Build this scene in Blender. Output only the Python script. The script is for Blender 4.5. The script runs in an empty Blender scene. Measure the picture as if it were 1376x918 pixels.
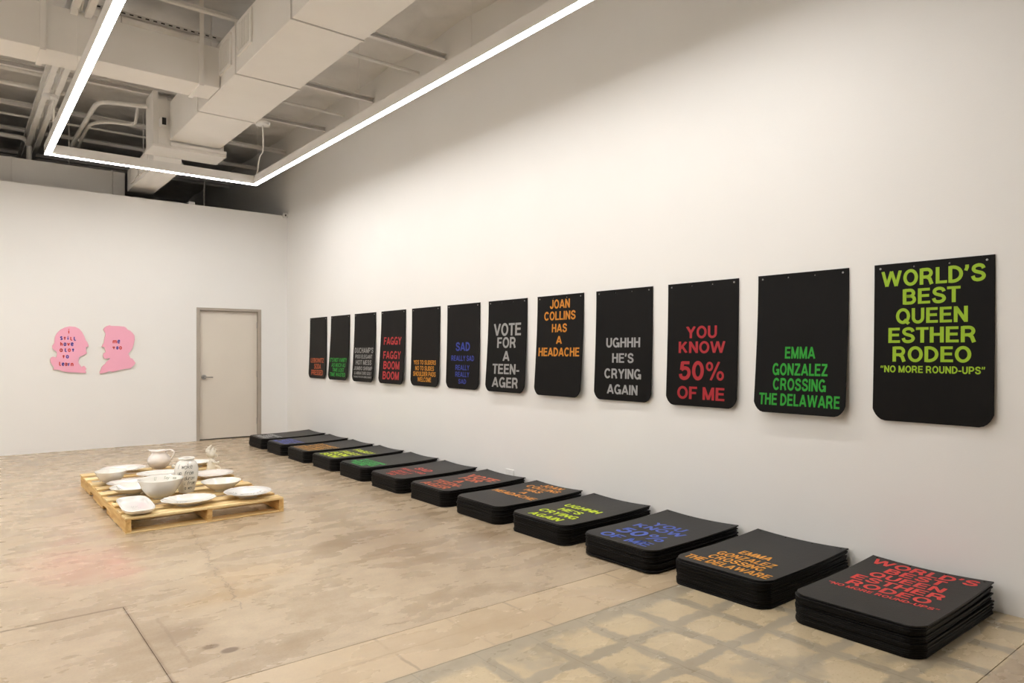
import bpy, bmesh, math, random
from math import sin, cos, pi, radians, sqrt
from mathutils import Vector, Matrix, noise
from mathutils.geometry import tessellate_polygon
random.seed(7)
S = bpy.context.scene
COL = S.collection

# ------------------------------------------------------------------ camera, world, exposure
cam_d = bpy.data.cameras.new('camera'); cam = bpy.data.objects.new('camera', cam_d); COL.objects.link(cam)
cam_d.sensor_width = 36; cam_d.lens = 932.2/1376*36
cam_d.shift_y = (472.26-459)/1376
cam.location = (0, 0, 1.362)
cam.rotation_euler = (pi/2, 0, -0.6758)
cam_d.clip_start = .05; cam_d.clip_end = 60
S.camera = cam
W = bpy.data.worlds.new('world'); S.world = W; W.use_nodes = True
W.node_tree.nodes['Background'].inputs[0].default_value = (1, .93, .85, 1)
W.node_tree.nodes['Background'].inputs[1].default_value = 0.0
S.view_settings.view_transform = 'Standard'; S.view_settings.look = 'None'
S.view_settings.gamma = 1; S.view_settings.use_curve_mapping = False
S.view_settings.exposure = 0.70
LIGHT_STRENGTH = 30.0
LIGHT_COLOR = (1.0, .982, .958)

# ------------------------------------------------------------------ materials
def srgb(r, g, b):
    f = lambda c: (c/255/12.92) if c/255 <= .04045 else ((c/255+.055)/1.055)**2.4
    return (f(r), f(g), f(b), 1)
def mat(name, color, rough=.5, metal=0, spec=.5, noise_amt=0, scale=8, bump=0, bscale=60, coat=0, sub=0):
    m = bpy.data.materials.new(name); m.use_nodes = True
    nt = m.node_tree; b = nt.nodes['Principled BSDF']
    b.inputs['Base Color'].default_value = color
    b.inputs['Roughness'].default_value = rough; b.inputs['Metallic'].default_value = metal
    b.inputs['Specular IOR Level'].default_value = spec
    b.inputs['Coat Weight'].default_value = coat
    geo = nt.nodes.new('ShaderNodeNewGeometry')
    if noise_amt:
        n = nt.nodes.new('ShaderNodeTexNoise'); n.inputs['Scale'].default_value = scale; n.inputs['Detail'].default_value = 4
        nt.links.new(geo.outputs['Position'], n.inputs['Vector'])
        r = nt.nodes.new('ShaderNodeMapRange'); r.inputs['From Min'].default_value = .3; r.inputs['From Max'].default_value = .7
        r.inputs['To Min'].default_value = 1-noise_amt; r.inputs['To Max'].default_value = 1+noise_amt
        nt.links.new(n.outputs['Fac'], r.inputs['Value'])
        mx = nt.nodes.new('ShaderNodeVectorMath'); mx.operation = 'SCALE'; mx.inputs[0].default_value = color[:3]
        nt.links.new(r.outputs[0], mx.inputs['Scale']); nt.links.new(mx.outputs[0], b.inputs['Base Color'])
    if bump:
        n2 = nt.nodes.new('ShaderNodeTexNoise'); n2.inputs['Scale'].default_value = bscale; n2.inputs['Detail'].default_value = 5
        nt.links.new(geo.outputs['Position'], n2.inputs['Vector'])
        bp = nt.nodes.new('ShaderNodeBump'); bp.inputs['Strength'].default_value = bump; bp.inputs['Distance'].default_value = .01
        nt.links.new(n2.outputs['Fac'], bp.inputs['Height']); nt.links.new(bp.outputs[0], b.inputs['Normal'])
    return m
M = {}
M['wall'] = mat('white_wall_paint', (.885, .875, .855, 1), .62, spec=.25, noise_amt=.012, scale=1.2, bump=.06, bscale=140)
M['ceiling'] = mat('white_vinyl_insulation', (.76, .74, .71, 1), .35, spec=.5, noise_amt=.05, scale=3, bump=.35, bscale=14)
M['duct'] = mat('painted_duct', (.885, .86, .82, 1), .5, spec=.35, noise_amt=.015, scale=3)
M['duct_seam'] = mat('duct_seam_shadow_gap', (.30, .28, .25, 1), .7)
M['steel_white'] = mat('white_painted_steel', (.84, .82, .79, 1), .45, noise_amt=.04, scale=6)
M['steel_dark'] = mat('dark_gap', (.05, .045, .04, 1), .7)
M['housing'] = mat('white_aluminium', (.80, .78, .75, 1), .4)
M['frame'] = mat('grey_door_frame', srgb(176, 166, 154), .45, noise_amt=.02)
M['door'] = mat('cream_door', (.76, .70, .615, 1), .5, noise_amt=.015, scale=2)
M['chrome'] = mat('brushed_nickel', (.42, .41, .40, 1), .3, metal=1)
M['black'] = mat('black_plastic', (.012, .011, .011, 1), .5)
M['plastic'] = mat('white_plastic', (.82, .81, .79, 1), .35)
M['rubber'] = mat('black_rubber', (.0050, .0044, .0042, 1), .46, spec=.13, noise_amt=.12, scale=5, bump=.05, bscale=180)
M['rubber_top'] = mat('scuffed_lit_black_rubber', (.0085, .0070, .0062, 1), .45, spec=.34, noise_amt=.22, scale=4, bump=.1, bscale=120)  # same rubber, lightened and shinier for the grazing light on stack tops
M['pink'] = mat('pink_painted_board', srgb(248, 178, 202), .55, noise_amt=.01)
M['pink_edge'] = mat('raw_board_edge', srgb(214, 190, 160), .7)
M['cut_red'] = mat('red_letter_paint', srgb(222, 70, 52), .5)
M['cut_blue'] = mat('blue_letter_paint', srgb(62, 66, 160), .5)
M['ceramic'] = mat('white_glazed_ceramic', (.86, .83, .765, 1), .12, coat=.5)
M['ceramic_pink'] = mat('blush_glazed_ceramic', (.86, .79, .735, 1), .12, coat=.5)
M['ceramic_cool'] = mat('cool_white_glaze', (.86, .84, .81, 1), .12, coat=.5)
M['cream'] = mat('cream_matte_ceramic', (.84, .78, .66, 1), .4, coat=.1)
M['ink'] = mat('black_glaze_ink', (.05, .06, .05, 1), .4)
M['ink_green'] = mat('olive_glaze_ink', (.22, .25, .15, 1), .4)

def emis(name, col, st):
    m = bpy.data.materials.new(name); m.use_nodes = True; nt = m.node_tree
    nt.nodes.clear(); e = nt.nodes.new('ShaderNodeEmission'); o = nt.nodes.new('ShaderNodeOutputMaterial')
    e.inputs[0].default_value = (*col, 1); e.inputs[1].default_value = st
    nt.links.new(e.outputs[0], o.inputs[0]); return m
M['diffuser'] = emis('lit_led_diffuser', LIGHT_COLOR, LIGHT_STRENGTH)

class NT:                                                   # small node helper
    def __init__(s, name):
        s.m = bpy.data.materials.new(name); s.m.use_nodes = True; s.t = s.m.node_tree
        s.b = s.t.nodes['Principled BSDF']
    def n(s, kind, **kw):
        x = s.t.nodes.new(kind)
        for k, v in kw.items(): setattr(x, k, v)
        return x
    def inp(s, node, key, v):
        if isinstance(v, bpy.types.NodeSocket): s.t.links.new(v, node.inputs[key])
        else: node.inputs[key].default_value = v
    def math(s, op, a, b=0.0, c=0.0, clamp=False):
        x = s.n('ShaderNodeMath', operation=op); x.use_clamp = clamp
        s.inp(x, 0, a); s.inp(x, 1, b); s.inp(x, 2, c); return x.outputs[0]
    def noise(s, vec, scale, detail=4, rough=.55, dist=0.0):
        x = s.n('ShaderNodeTexNoise'); s.inp(x, 'Vector', vec); x.inputs['Scale'].default_value = scale
        x.inputs['Detail'].default_value = detail; x.inputs['Roughness'].default_value = rough; x.inputs['Distortion'].default_value = dist
        return x.outputs['Fac']
    def ramp(s, v, a, b, lo=0.0, hi=1.0, smooth=True):
        x = s.n('ShaderNodeMapRange'); x.interpolation_type = 'SMOOTHSTEP' if smooth else 'LINEAR'
        s.inp(x, 'Value', v); x.inputs['From Min'].default_value = a; x.inputs['From Max'].default_value = b
        x.inputs['To Min'].default_value = lo; x.inputs['To Max'].default_value = hi; return x.outputs[0]
    def mix(s, fac, a, b, blend='MIX'):
        x = s.n('ShaderNodeMix', data_type='RGBA', blend_type=blend)
        s.inp(x, 0, fac); s.inp(x, 6, a); s.inp(x, 7, b); return x.outputs[2]

FLOOR_TINT = (1.0, .985, .97, 1)
def floor_material():
    k = NT('polished_concrete')
    geo = k.n('ShaderNodeNewGeometry'); P = geo.outputs['Position']
    sep = k.n('ShaderNodeSeparateXYZ'); k.t.links.new(P, sep.inputs[0]); X, Y = sep.outputs[0], sep.outputs[1]
    # stretched coordinates for trowel marks
    vm = k.n('ShaderNodeVectorMath', operation='MULTIPLY'); k.t.links.new(P, vm.inputs[0]); vm.inputs[1].default_value = (1.0, 1.9, 1)
    PS = vm.outputs[0]
    n1 = k.noise(P, .9, 5, .5, .1); n2 = k.noise(PS, 2.2, 6, .55, .1); n3 = k.noise(P, 9, 6, .6); n4 = k.noise(P, 75, 3, .6); n5 = k.noise(P, .42, 4, .5); n6 = k.noise(PS, 6, 5, .6, .3)
    base = k.mix(k.ramp(n1, .25, .75, smooth=False), srgb(176, 156, 130), srgb(207, 189, 162))
    base = k.mix(k.ramp(n2, .40, .85, 0, .5, False), base, srgb(222, 206, 180))
    base = k.mix(k.ramp(n2, .56, .18, 0, .45, False), base, srgb(150, 128, 100))
    base = k.mix(k.ramp(n6, .42, .80, 0, .32, False), base, srgb(152, 130, 104))
    base = k.mix(k.ramp(n6, .50, .15, 0, .26, False), base, srgb(222, 206, 182))
    base = k.mix(k.ramp(n5, .44, .76, 0, .45, False), base, srgb(158, 137, 110))
    base = k.mix(k.ramp(n3, .45, .85, 0, .35, False), base, srgb(146, 124, 98))
    base = k.mix(k.ramp(n4, .45, .85, 0, .35, False), base, srgb(134, 114, 92))
    base = k.mix(k.ramp(k.noise(P, 38, 2), .70, .80, 0, .4), base, srgb(118, 98, 76))
    wob = k.math('MULTIPLY', k.math('SUBTRACT', n3, .5), .05)
    wob2 = k.math('MULTIPLY', k.math('SUBTRACT', k.noise(P, 5, 5, .7), .5), .10)
    def blob(cx, cy, rx, ry, col, amt, soft=.5, w=.6):
        global base_
        dx = k.math('DIVIDE', k.math('SUBTRACT', X, cx), rx); dy = k.math('DIVIDE', k.math('SUBTRACT', Y, cy), ry)
        d = k.math('SQRT', k.math('ADD', k.math('MULTIPLY', dx, dx), k.math('MULTIPLY', dy, dy)))
        d = k.math('ADD', d, k.math('MULTIPLY', k.math('SUBTRACT', n2, .5), w*2))
        return k.math('MULTIPLY', k.ramp(d, 1.0, 1-soft), amt), col
    for a in ((.60, 5.2, .5, .75, srgb(220, 158, 140), .30, .9), (.82, 4.9, .14, .5, srgb(222, 150, 136), .2, .9),
              (.918, 3.364, .045, .035, srgb(118, 95, 72), .75, .4, .1), (.975, 3.272, .05, .037, srgb(108, 86, 66), .8, .4, .1),
              (.85, 3.62, .16, .16, srgb(138, 116, 92), .55, .9), (2.45, 4.5, .7, .8, srgb(142, 118, 90), .45, .9),
              (3.0, 5.0, .4, .5, srgb(140, 118, 92), .5, .9), (2.6, 6.2, .35, .3, srgb(150, 128, 102), .5, .9), (3.1, 4.1, .25, .35, srgb(138, 116, 90), .5, .9),
              (1.4, 4.3, .5, .3, srgb(214, 186, 146), .4, .9), (1.15, 4.0, .4, .22, srgb(198, 166, 118), .35, .9)):
        f, c = blob(*a[:4], a[4], a[5], a[6], a[7] if len(a) > 7 else .6)
        base = k.mix(f, base, c)
    # middle strip between the two joints: plainer, paler
    inst = k.math('MULTIPLY', k.math('LESS_THAN', Y, 2.97), k.math('GREATER_THAN', Y, 2.55))
    base = k.mix(k.math('MULTIPLY', inst, .6), base, k.mix(n2, srgb(203, 180, 148), srgb(216, 196, 164)))
    for cx in (1.545, 1.95, 2.32, 2.72, 3.1):                # faint tile joints printed into the strip
        d = k.math('ABSOLUTE', k.math('SUBTRACT', k.math('ADD', X, k.math('MULTIPLY', wob, .6)), cx))
        amt = .55 if cx in (1.545, 2.32, 3.1) else .25
        base = k.mix(k.math('MULTIPLY', k.math('MULTIPLY', k.ramp(d, .012, .003), inst), k.ramp(n2, .38, .56, 0, amt)), base, srgb(140, 118, 92))
    dl = k.math('ABSOLUTE', k.math('SUBTRACT', k.math('ADD', Y, wob), 2.78))
    base = k.mix(k.math('MULTIPLY', k.math('MULTIPLY', k.ramp(dl, .010, .002), inst), k.ramp(n1, .4, .6, 0, .35)), base, srgb(150, 128, 100))
    # ghost of lifted tiles: grey mortar grid with warm squares
    zone = k.math('MULTIPLY', k.ramp(k.math('ADD', Y, k.math('MULTIPLY', wob, .5)), 2.565, 2.545), k.ramp(k.math('ADD', Y, wob), 1.01, 1.03))
    def band(C, off, w0, w1):
        c = k.math('ADD', C, k.math('ADD', wob, wob2))
        fr = k.math('ABSOLUTE', k.math('SUBTRACT', k.math('FRACT', k.math('DIVIDE', k.math('SUBTRACT', c, off), .318)), .5))
        return k.ramp(fr, .5-w1, .5-w0)                      # 1 on the line
    gx = band(X, 2.455, .085, .155); gy = band(Y, 2.19, .075, .14)
    grid = k.math('MAXIMUM', gx, gy)
    patch = k.ramp(k.noise(P, 1.7, 4, .6), .54, .62)         # zones where grey covers whole squares
    grey = k.math('MAXIMUM', grid, k.math('MULTIPLY', patch, .75))
    grey = k.math('MAXIMUM', grey, k.ramp(k.math('ADD', Y, k.math('MULTIPLY', wob2, 1.5)), 2.40, 2.47))
    sq = k.mix(n3, srgb(196, 178, 146), srgb(220, 202, 168)); sq = k.mix(k.ramp(n4, .55, .72, 0, .35), sq, srgb(150, 124, 88))
    gr = k.mix(n2, srgb(152, 142, 124), srgb(182, 172, 152)); gr = k.mix(k.ramp(n3, .5, .7, 0, .4), gr, srgb(132, 118, 98))
    z = k.mix(k.math('MULTIPLY', grey, .85), sq, gr)
    lx = k.math('ABSOLUTE', k.math('SUBTRACT', k.math('FRACT', k.math('DIVIDE', k.math('SUBTRACT', k.math('ADD', X, k.math('MULTIPLY', wob, .4)), 2.455), .318)), .5))
    z = k.mix(k.math('MULTIPLY', k.ramp(lx, .488, .497), .35), z, srgb(110, 98, 82))
    base = k.mix(zone, base, z)
    # grime along the L-shaped joint of the left patch
    low = k.math('MULTIPLY', k.math('LESS_THAN', Y, 4.19), k.math('GREATER_THAN', Y, 2.97))
    g1 = k.math('MULTIPLY', k.ramp(k.math('ABSOLUTE', k.math('SUBTRACT', k.math('ADD', X, k.math('MULTIPLY', wob, .3)), .697)), .016, .003), low)
    g2 = k.math('MULTIPLY', k.ramp(k.math('ABSOLUTE', k.math('SUBTRACT', k.math('ADD', Y, k.math('MULTIPLY', wob, .3)), 4.178)), .020, .004), k.math('LESS_THAN', X, .70))
    g3 = k.math('MULTIPLY', k.ramp(k.math('ABSOLUTE', k.math('SUBTRACT', k.math('ADD', X, wob), .80)), .012, .003), k.math('MULTIPLY', k.math('LESS_THAN', Y, 3.9), k.math('GREATER_THAN', Y, 3.25)))
    base = k.mix(k.math('MULTIPLY', k.math('MAXIMUM', k.math('MAXIMUM', g1, g2), k.math('MULTIPLY', g3, .6)), .55), base, srgb(128, 106, 84))
    # wandering hairline crack
    cx = k.math('ADD', X, k.math('MULTIPLY', k.math('SUBTRACT', k.noise(P, 7, 6, .7), .5), .22))
    dc = k.math('ABSOLUTE', k.math('SUBTRACT', cx, k.math('MULTIPLY_ADD', Y, .12, .72)))
    incr = k.math('MULTIPLY', k.math('LESS_THAN', Y, 5.7), k.math('GREATER_THAN', Y, 3.75))
    base = k.mix(k.math('MULTIPLY', k.math('MULTIPLY', k.ramp(dc, .008, .001), incr), .7), base, srgb(120, 100, 78))
    base = k.mix(1.0, base, FLOOR_TINT, 'MULTIPLY')
    k.t.links.new(base, k.b.inputs['Base Color'])
    k.t.links.new(k.ramp(n2, .3, .7, .20, .36), k.b.inputs['Roughness'])
    k.b.inputs['Specular IOR Level'].default_value = .5
    bp = k.n('ShaderNodeBump'); bp.inputs['Strength'].default_value = .10; bp.inputs['Distance'].default_value = .004
    k.t.links.new(n3, bp.inputs['Height']); k.t.links.new(bp.outputs[0], k.b.inputs['Normal'])
    return k.m

M['floor'] = floor_material()
M['groove'] = mat('dark_joint_filler', srgb(92, 72, 52), .8)

def wood_material(name, light, dark, axis):
    k = NT(name)
    tc = k.n('ShaderNodeTexCoord'); oi = k.n('ShaderNodeObjectInfo')
    vm = k.n('ShaderNodeVectorMath', operation='MULTIPLY'); k.t.links.new(tc.outputs['Object'], vm.inputs[0])
    vm.inputs[1].default_value = (1.2, 16, 16) if axis == 'x' else (16, 1.2, 16)
    va = k.n('ShaderNodeVectorMath', operation='ADD'); k.t.links.new(vm.outputs[0], va.inputs[0])
    r = k.math('MULTIPLY', oi.outputs['Random'], 37.0)
    cb = k.n('ShaderNodeCombineXYZ'); k.t.links.new(r, cb.inputs[0]); k.t.links.new(r, cb.inputs[1]); k.t.links.new(cb.outputs[0], va.inputs[1])
    n = k.noise(va.outputs[0], 1.3, 6, .6, 1.2); n2 = k.noise(va.outputs[0], .5, 3, .5, .4)
    c = k.mix(k.ramp(n, .38, .66), light, dark); c = k.mix(k.ramp(n2, .58, .74, 0, .6), c, srgb(150, 92, 42))
    hs = k.n('ShaderNodeHueSaturation'); k.t.links.new(c, hs.inputs['Color'])
    k.t.links.new(k.math('MULTIPLY_ADD', oi.outputs['Random'], .22, .88), hs.inputs['Value'])
    k.t.links.new(hs.outputs[0], k.b.inputs['Base Color']); k.b.inputs['Roughness'].default_value = .6
    return k.m
M['wood_x'] = wood_material('pine_board', srgb(244, 220, 166), srgb(216, 176, 112), 'x')
M['wood_y'] = wood_material('pine_stringer', srgb(232, 196, 130), srgb(202, 154, 88), 'y')

# ------------------------------------------------------------------ object helpers
def link(name, me, m, parent=None, loc=(0, 0, 0)):
    o = bpy.data.objects.new(name, me); COL.objects.link(o); o.location = loc
    if m is not None:
        for mm in (m if isinstance(m, (list, tuple)) else [m]): me.materials.append(mm)
    if parent: o.parent = parent
    return o
def mesh(name, vs, fs, m, parent=None, loc=(0, 0, 0), smooth=False):
    me = bpy.data.meshes.new(name); me.from_pydata([tuple(v) for v in vs], [], fs); me.update()
    if smooth:
        for p in me.polygons: p.use_smooth = True
    return link(name, me, m, parent, loc)
def bmo(name, bm, m, parent=None, loc=(0, 0, 0), smooth=False, angle=None):
    me = bpy.data.meshes.new(name); bmesh.ops.recalc_face_normals(bm, faces=bm.faces); bm.to_mesh(me); bm.free()
    if smooth:
        for p in me.polygons: p.use_smooth = True
        if angle: me.set_sharp_from_angle(angle=radians(angle))
    return link(name, me, m, parent, loc)
def box_bm(bm, x0, x1, y0, y1, z0, z1, bev=0):
    b2 = bmesh.new()
    bmesh.ops.create_cube(b2, size=1)
    for v in b2.verts:
        v.co = Vector(((x0+x1)/2+v.co.x*(x1-x0), (y0+y1)/2+v.co.y*(y1-y0), (z0+z1)/2+v.co.z*(z1-z0)))
    if bev: bmesh.ops.bevel(b2, geom=b2.edges[:], offset=bev, segments=1, affect='EDGES')
    me = bpy.data.meshes.new('tmp'); b2.to_mesh(me); b2.free(); bm.from_mesh(me); bpy.data.meshes.remove(me)
    return bm
def box(name, x0, x1, y0, y1, z0, z1, m, parent=None, bev=0, loc=None):
    """box in world coordinates; origin placed at its base centre unless it has a parent"""
    bm = bmesh.new(); box_bm(bm, x0, x1, y0, y1, z0, z1, bev)
    if parent is None:
        c = Vector(((x0+x1)/2, (y0+y1)/2, z0)); bmesh.ops.translate(bm, vec=-c, verts=bm.verts)
        return bmo(name, bm, m, None, c)
    bmesh.ops.translate(bm, vec=-parent.location, verts=bm.verts)
    return bmo(name, bm, m, parent)
def sweep(bm, pts, r, seg=8, cap=True):
    pts = [Vector(p) for p in pts]; rings = []
    for i, p in enumerate(pts):
        d = (pts[min(i+1, len(pts)-1)]-pts[max(i-1, 0)]).normalized()
        up = Vector((0, 0, 1)) if abs(d.z) < .95 else Vector((0, 1, 0))
        a = d.cross(up).normalized(); b = a.cross(d).normalized()
        rr = r[i] if isinstance(r, (list, tuple)) else r
        rings.append([bm.verts.new(p+a*cos(2*pi*k/seg)*rr+b*sin(2*pi*k/seg)*rr) for k in range(seg)])
    for A, B in zip(rings, rings[1:]):
        for k in range(seg): bm.faces.new((A[k], A[(k+1) % seg], B[(k+1) % seg], B[k]))
    if cap: bm.faces.new(rings[0]); bm.faces.new(rings[-1][::-1])
    return bm
def tube(name, pts, r, m, parent=None, seg=8):
    """world coordinates"""
    o0 = parent.location if parent else Vector(pts[0])
    bm = bmesh.new(); sweep(bm, [Vector(p)-o0 for p in pts], r, seg)
    return bmo(name, bm, m, parent, (0, 0, 0) if parent else o0, smooth=True, angle=50)
def smooth_path(pts, n=6):
    pts = [Vector(p) for p in pts]; out = []
    for i in range(len(pts)-1):
        p0, p1, p2, p3 = pts[max(i-1, 0)], pts[i], pts[i+1], pts[min(i+2, len(pts)-1)]
        for k in range(n):
            t = k/n
            out.append(.5*((2*p1)+(p2-p0)*t+(2*p0-5*p1+4*p2-p3)*t*t+(3*p1-p0-3*p2+p3)*t**3))
    out.append(pts[-1]); return out
def empty(name, loc, rot=0):
    o = bpy.data.objects.new(name, None); COL.objects.link(o); o.location = loc; o.rotation_euler = (0, 0, rot); o.empty_display_size = .05
    return o
def tag(o, label, cat, group=None):
    o['label'] = label; o['category'] = cat
    if group: o['group'] = group
    return o
def structure(o, label=None, cat=None):
    o['kind'] = 'structure'
    if label: o['label'] = label
    if cat: o['category'] = cat
    return o
def revolve(profile, seg=40, fn=None):
    bm = bmesh.new(); rings = []
    for r, z in profile:
        if r < 1e-5: rings.append([bm.verts.new((0, 0, z))])
        else:
            ring = []
            for k in range(seg):
                a = 2*pi*k/seg; p = Vector((r*cos(a), r*sin(a), z))
                if fn: p = fn(p, a, r)
                ring.append(bm.verts.new(p))
            rings.append(ring)
    for A, B in zip(rings, rings[1:]):
        if len(A) == 1 and len(B) == 1: continue
        for k in range(seg):
            k2 = (k+1) % seg
            if len(A) == 1: bm.faces.new((A[0], B[k], B[k2]))
            elif len(B) == 1: bm.faces.new((A[k], B[0], A[k2]))
            else: bm.faces.new((A[k], B[k], B[k2], A[k2]))
    return bm

# ------------------------------------------------------------------ lettering (own stroke font)
def catm(pts, n=7): return [tuple(p)[:2] for p in smooth_path([(x, y, 0) for x, y in pts], n)]
TW = .215
def G(w, *st): return (w, st)
def arc(cx, cy, rx, ry, a0, a1, n=14):
    return [(cx+rx*cos(radians(a0+(a1-a0)*i/n)), cy+ry*sin(radians(a0+(a1-a0)*i/n))) for i in range(n+1)]
h = TW/2; hh = .082   # half vertical stem, half horizontal bar
def bowl(x0, x1, y0, y1):            # D-type bowl centreline from (x0,y1) round to (x0,y0)
    ry = (y1-y0)/2; rx = min(ry*1.05, x1-x0-.05)
    return [(x0, y1), (x1-rx, y1)]+arc(x1-rx, (y0+y1)/2, rx, ry, 88, -88, 12)+[(x1-rx, y0), (x0, y0)]
O_ = arc(.43, .5, .34, .425, 90, 450, 30)
GL = {
 'A': G(.94, [(.10, 0), (.47, .97)], [(.84, 0), (.47, .97)], [(.24, .29), (.70, .29)]),
 'B': G(.78, [(h, 0), (h, 1)], bowl(h, .63, .53, 1-hh), bowl(h, .68, hh, .53)),
 'C': G(.84, arc(.43, .5, .34, .425, 38, 322, 26)),
 'D': G(.80, [(h, 0), (h, 1)], bowl(h, .70, hh, 1-hh)),
 'E': G(.70, [(h, 0), (h, 1)], [(h, 1-hh), (.68, 1-hh)], [(h, .52), (.64, .52)], [(h, hh), (.70, hh)]),
 'F': G(.65, [(h, 0), (h, 1)], [(h, 1-hh), (.65, 1-hh)], [(h, .5), (.58, .5)]),
 'G': G(.88, arc(.43, .5, .34, .425, 42, 330, 26)+[(.77, .44)], [(.48, .43), (.86, .43)], [(.78, .0), (.78, .48)]),
 'H': G(.78, [(h, 0), (h, 1)], [(.78-h, 0), (.78-h, 1)], [(h, .52), (.78-h, .52)]),
 'I': G(.20, [(.1, 0), (.1, 1)]),
 'J': G(.62, [(.52, 1), (.52, .32)]+arc(.30, .30, .22, .225, 0, -180, 12)),
 'K': G(.82, [(h, 0), (h, 1)], [(h, .33), (.68, 1)], [(.32, .58), (.72, 0)]),
 'L': G(.64, [(h, 0), (h, 1)], [(h, hh), (.64, hh)]),
 'M': G(.94, [(h, 0), (h, 1)], [(.94-h, 0), (.94-h, 1)], [(h+.01, 1), (.47, .04)], [(.94-h-.01, 1), (.47, .04)]),
 'N': G(.79, [(h, 0), (h, 1)], [(.79-h, 0), (.79-h, 1)], [(h, .96), (.79-h, .04)]),
 'O': G(.86, O_), 'Q': G(.86, O_, [(.50, .26), (.80, -.03)]),
 'P': G(.75, [(h, 0), (h, 1)], bowl(h, .65, .42, 1-hh)),
 'R': G(.82, [(h, 0), (h, 1)], bowl(h, .66, .46, 1-hh), [(.44, .45), (.58, .34), (.70, 0)]),
 'S': G(.76, catm([(.66, .72), (.58, .87), (.38, .925), (.18, .85), (.13, .70), (.22, .58), (.40, .51), (.58, .44), (.67, .29), (.59, .14), (.38, .072), (.17, .13), (.09, .31)], 4)),
 'T': G(.72, [(.36, 0), (.36, 1)], [(0, 1-hh), (.72, 1-hh)]),
 'U': G(.78, [(h, 1), (h, .38)]+arc(.39, .37, .39-h, .295, 180, 360, 14)+[(.78-h, 1)]),
 'V': G(.88, [(.09, 1), (.44, .03)], [(.79, 1), (.44, .03)]),
 'W': G(1.26, [(.09, 1), (.345, .03)], [(.345, .03), (.63, .97)], [(.63, .97), (.915, .03)], [(.915, .03), (1.17, 1)]),
 'X': G(.86, [(.09, 1), (.77, 0)], [(.77, 1), (.09, 0)]),
 'Y': G(.88, [(.09, 1), (.44, .46)], [(.79, 1), (.44, .46)], [(.44, .48), (.44, 0)]),
 'Z': G(.76, [(.04, 1-hh), (.70, 1-hh)], [(.01, hh), (.76, hh)], [(.12, .10), (.64, .90)]),
 '0': G(.70, arc(.35, .5, .26, .425, 90, 450, 26)),
 '5': G(.70, [(.16, 1-hh), (.63, 1-hh)], [(.20, .96), (.15, .52)], catm([(.13, .53), (.32, .63), (.55, .56), (.61, .34), (.50, .13), (.30, .07), (.13, .14), (.08, .30)], 4)),
 '%': G(1.12, arc(.24, .74, .155, .19, 90, 450, 18), arc(.88, .26, .155, .19, 90, 450, 18), [(.80, 1.0), (.32, 0.0)]),
 '-': G(.40, [(0, .36), (.40, .36)]),
 "'": G(.22, [(.11, 1.0), (.11, .86)], [(.13, .90), (.04, .66)]),
 '“': G(.50, [(.11, .64), (.11, .78)], [(.09, .74), (.18, .98)], [(.37, .64), (.37, .78)], [(.35, .74), (.44, .98)]),
 '”': G(.50, [(.11, 1.0), (.11, .86)], [(.13, .90), (.04, .66)], [(.37, 1.0), (.37, .86)], [(.39, .90), (.30, .66)]),
 '&': G(.86, catm([(.84, .04), (.50, .46), (.26, .74), (.30, .90), (.44, .90), (.47, .76), (.30, .58), (.11, .36), (.16, .12), (.38, .07), (.58, .20), (.68, .44)], 4)),
}
THIN = {'%': .62, "'": .9, '“': .8, '”': .8, 'M': .93, 'W': .93, '-': .9, '&': .9}
def stroke_strip(pts, w):
    """ribbon around a centreline: verts + quads; butt ends"""
    n = len(pts); V = []; F = []
    closed = n > 4 and abs(pts[0][0]-pts[-1][0])+abs(pts[0][1]-pts[-1][1]) < 1e-4
    for i, (x, y) in enumerate(pts):
        if closed and i in (0, n-1): a, b = pts[-2], pts[1]
        else: a, b = pts[max(i-1, 0)], pts[min(i+1, n-1)]
        dx, dy = b[0]-a[0], b[1]-a[1]; l = sqrt(dx*dx+dy*dy) or 1
        nx, ny = -dy/l*w/2, dx/l*w/2
        V += [(x+nx, y+ny), (x-nx, y-ny)]
        if i: F.append((2*i-2, 2*i-1, 2*i+1, 2*i))
    return V, F
def subdiv(pts, step=.12):
    out = [pts[0]]
    for a, b in zip(pts, pts[1:]):
        l = sqrt((a[0]-b[0])**2+(a[1]-b[1])**2); k = max(1, int(l/step))
        out += [(a[0]+(b[0]-a[0])*i/k, a[1]+(b[1]-a[1])*i/k) for i in range(1, k+1)]
    return out
def line_mesh(text, uc, width, v0, height):
    """capital line centred at uc, fitted to width x height; returns verts2d, faces"""
    V = []; F = []; x = 0
    for i, ch in enumerate(text):
        if ch == ' ': x += .34; continue
        w, st = GL[ch]
        for s in st:
            diag = len(s) == 2 and abs(s[0][0]-s[1][0]) > .02 and abs(s[0][1]-s[1][1]) > .02
            horiz = len(s) == 2 and abs(s[0][1]-s[1][1]) < .02
            tw = (.178 if horiz else TW)*THIN.get(ch, 1)
            if diag: tw *= .98
            if len(s) > 4: tw *= .93
            p = subdiv(s) if len(s) == 2 else s
            vv, ff = stroke_strip(p, tw); b = len(V)
            V += [(x+a, min(max(c, 0 if ch != 'Q' else -.08), 1)) if diag or len(s) == 2 else (x+a, c) for a, c in vv]; F += [tuple(b+q for q in f) for f in ff]
        x += w+(.07 if ch in 'AVYTL' or (i+1 < len(text) and text[i+1] in 'AVYTW') else .105)
    xs = [a for a, _ in V]; lo, hi = min(xs), max(xs); k = width/(hi-lo)
    return [((a-(lo+hi)/2)*k+uc, v0+c*height) for a, c in V], F
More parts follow.
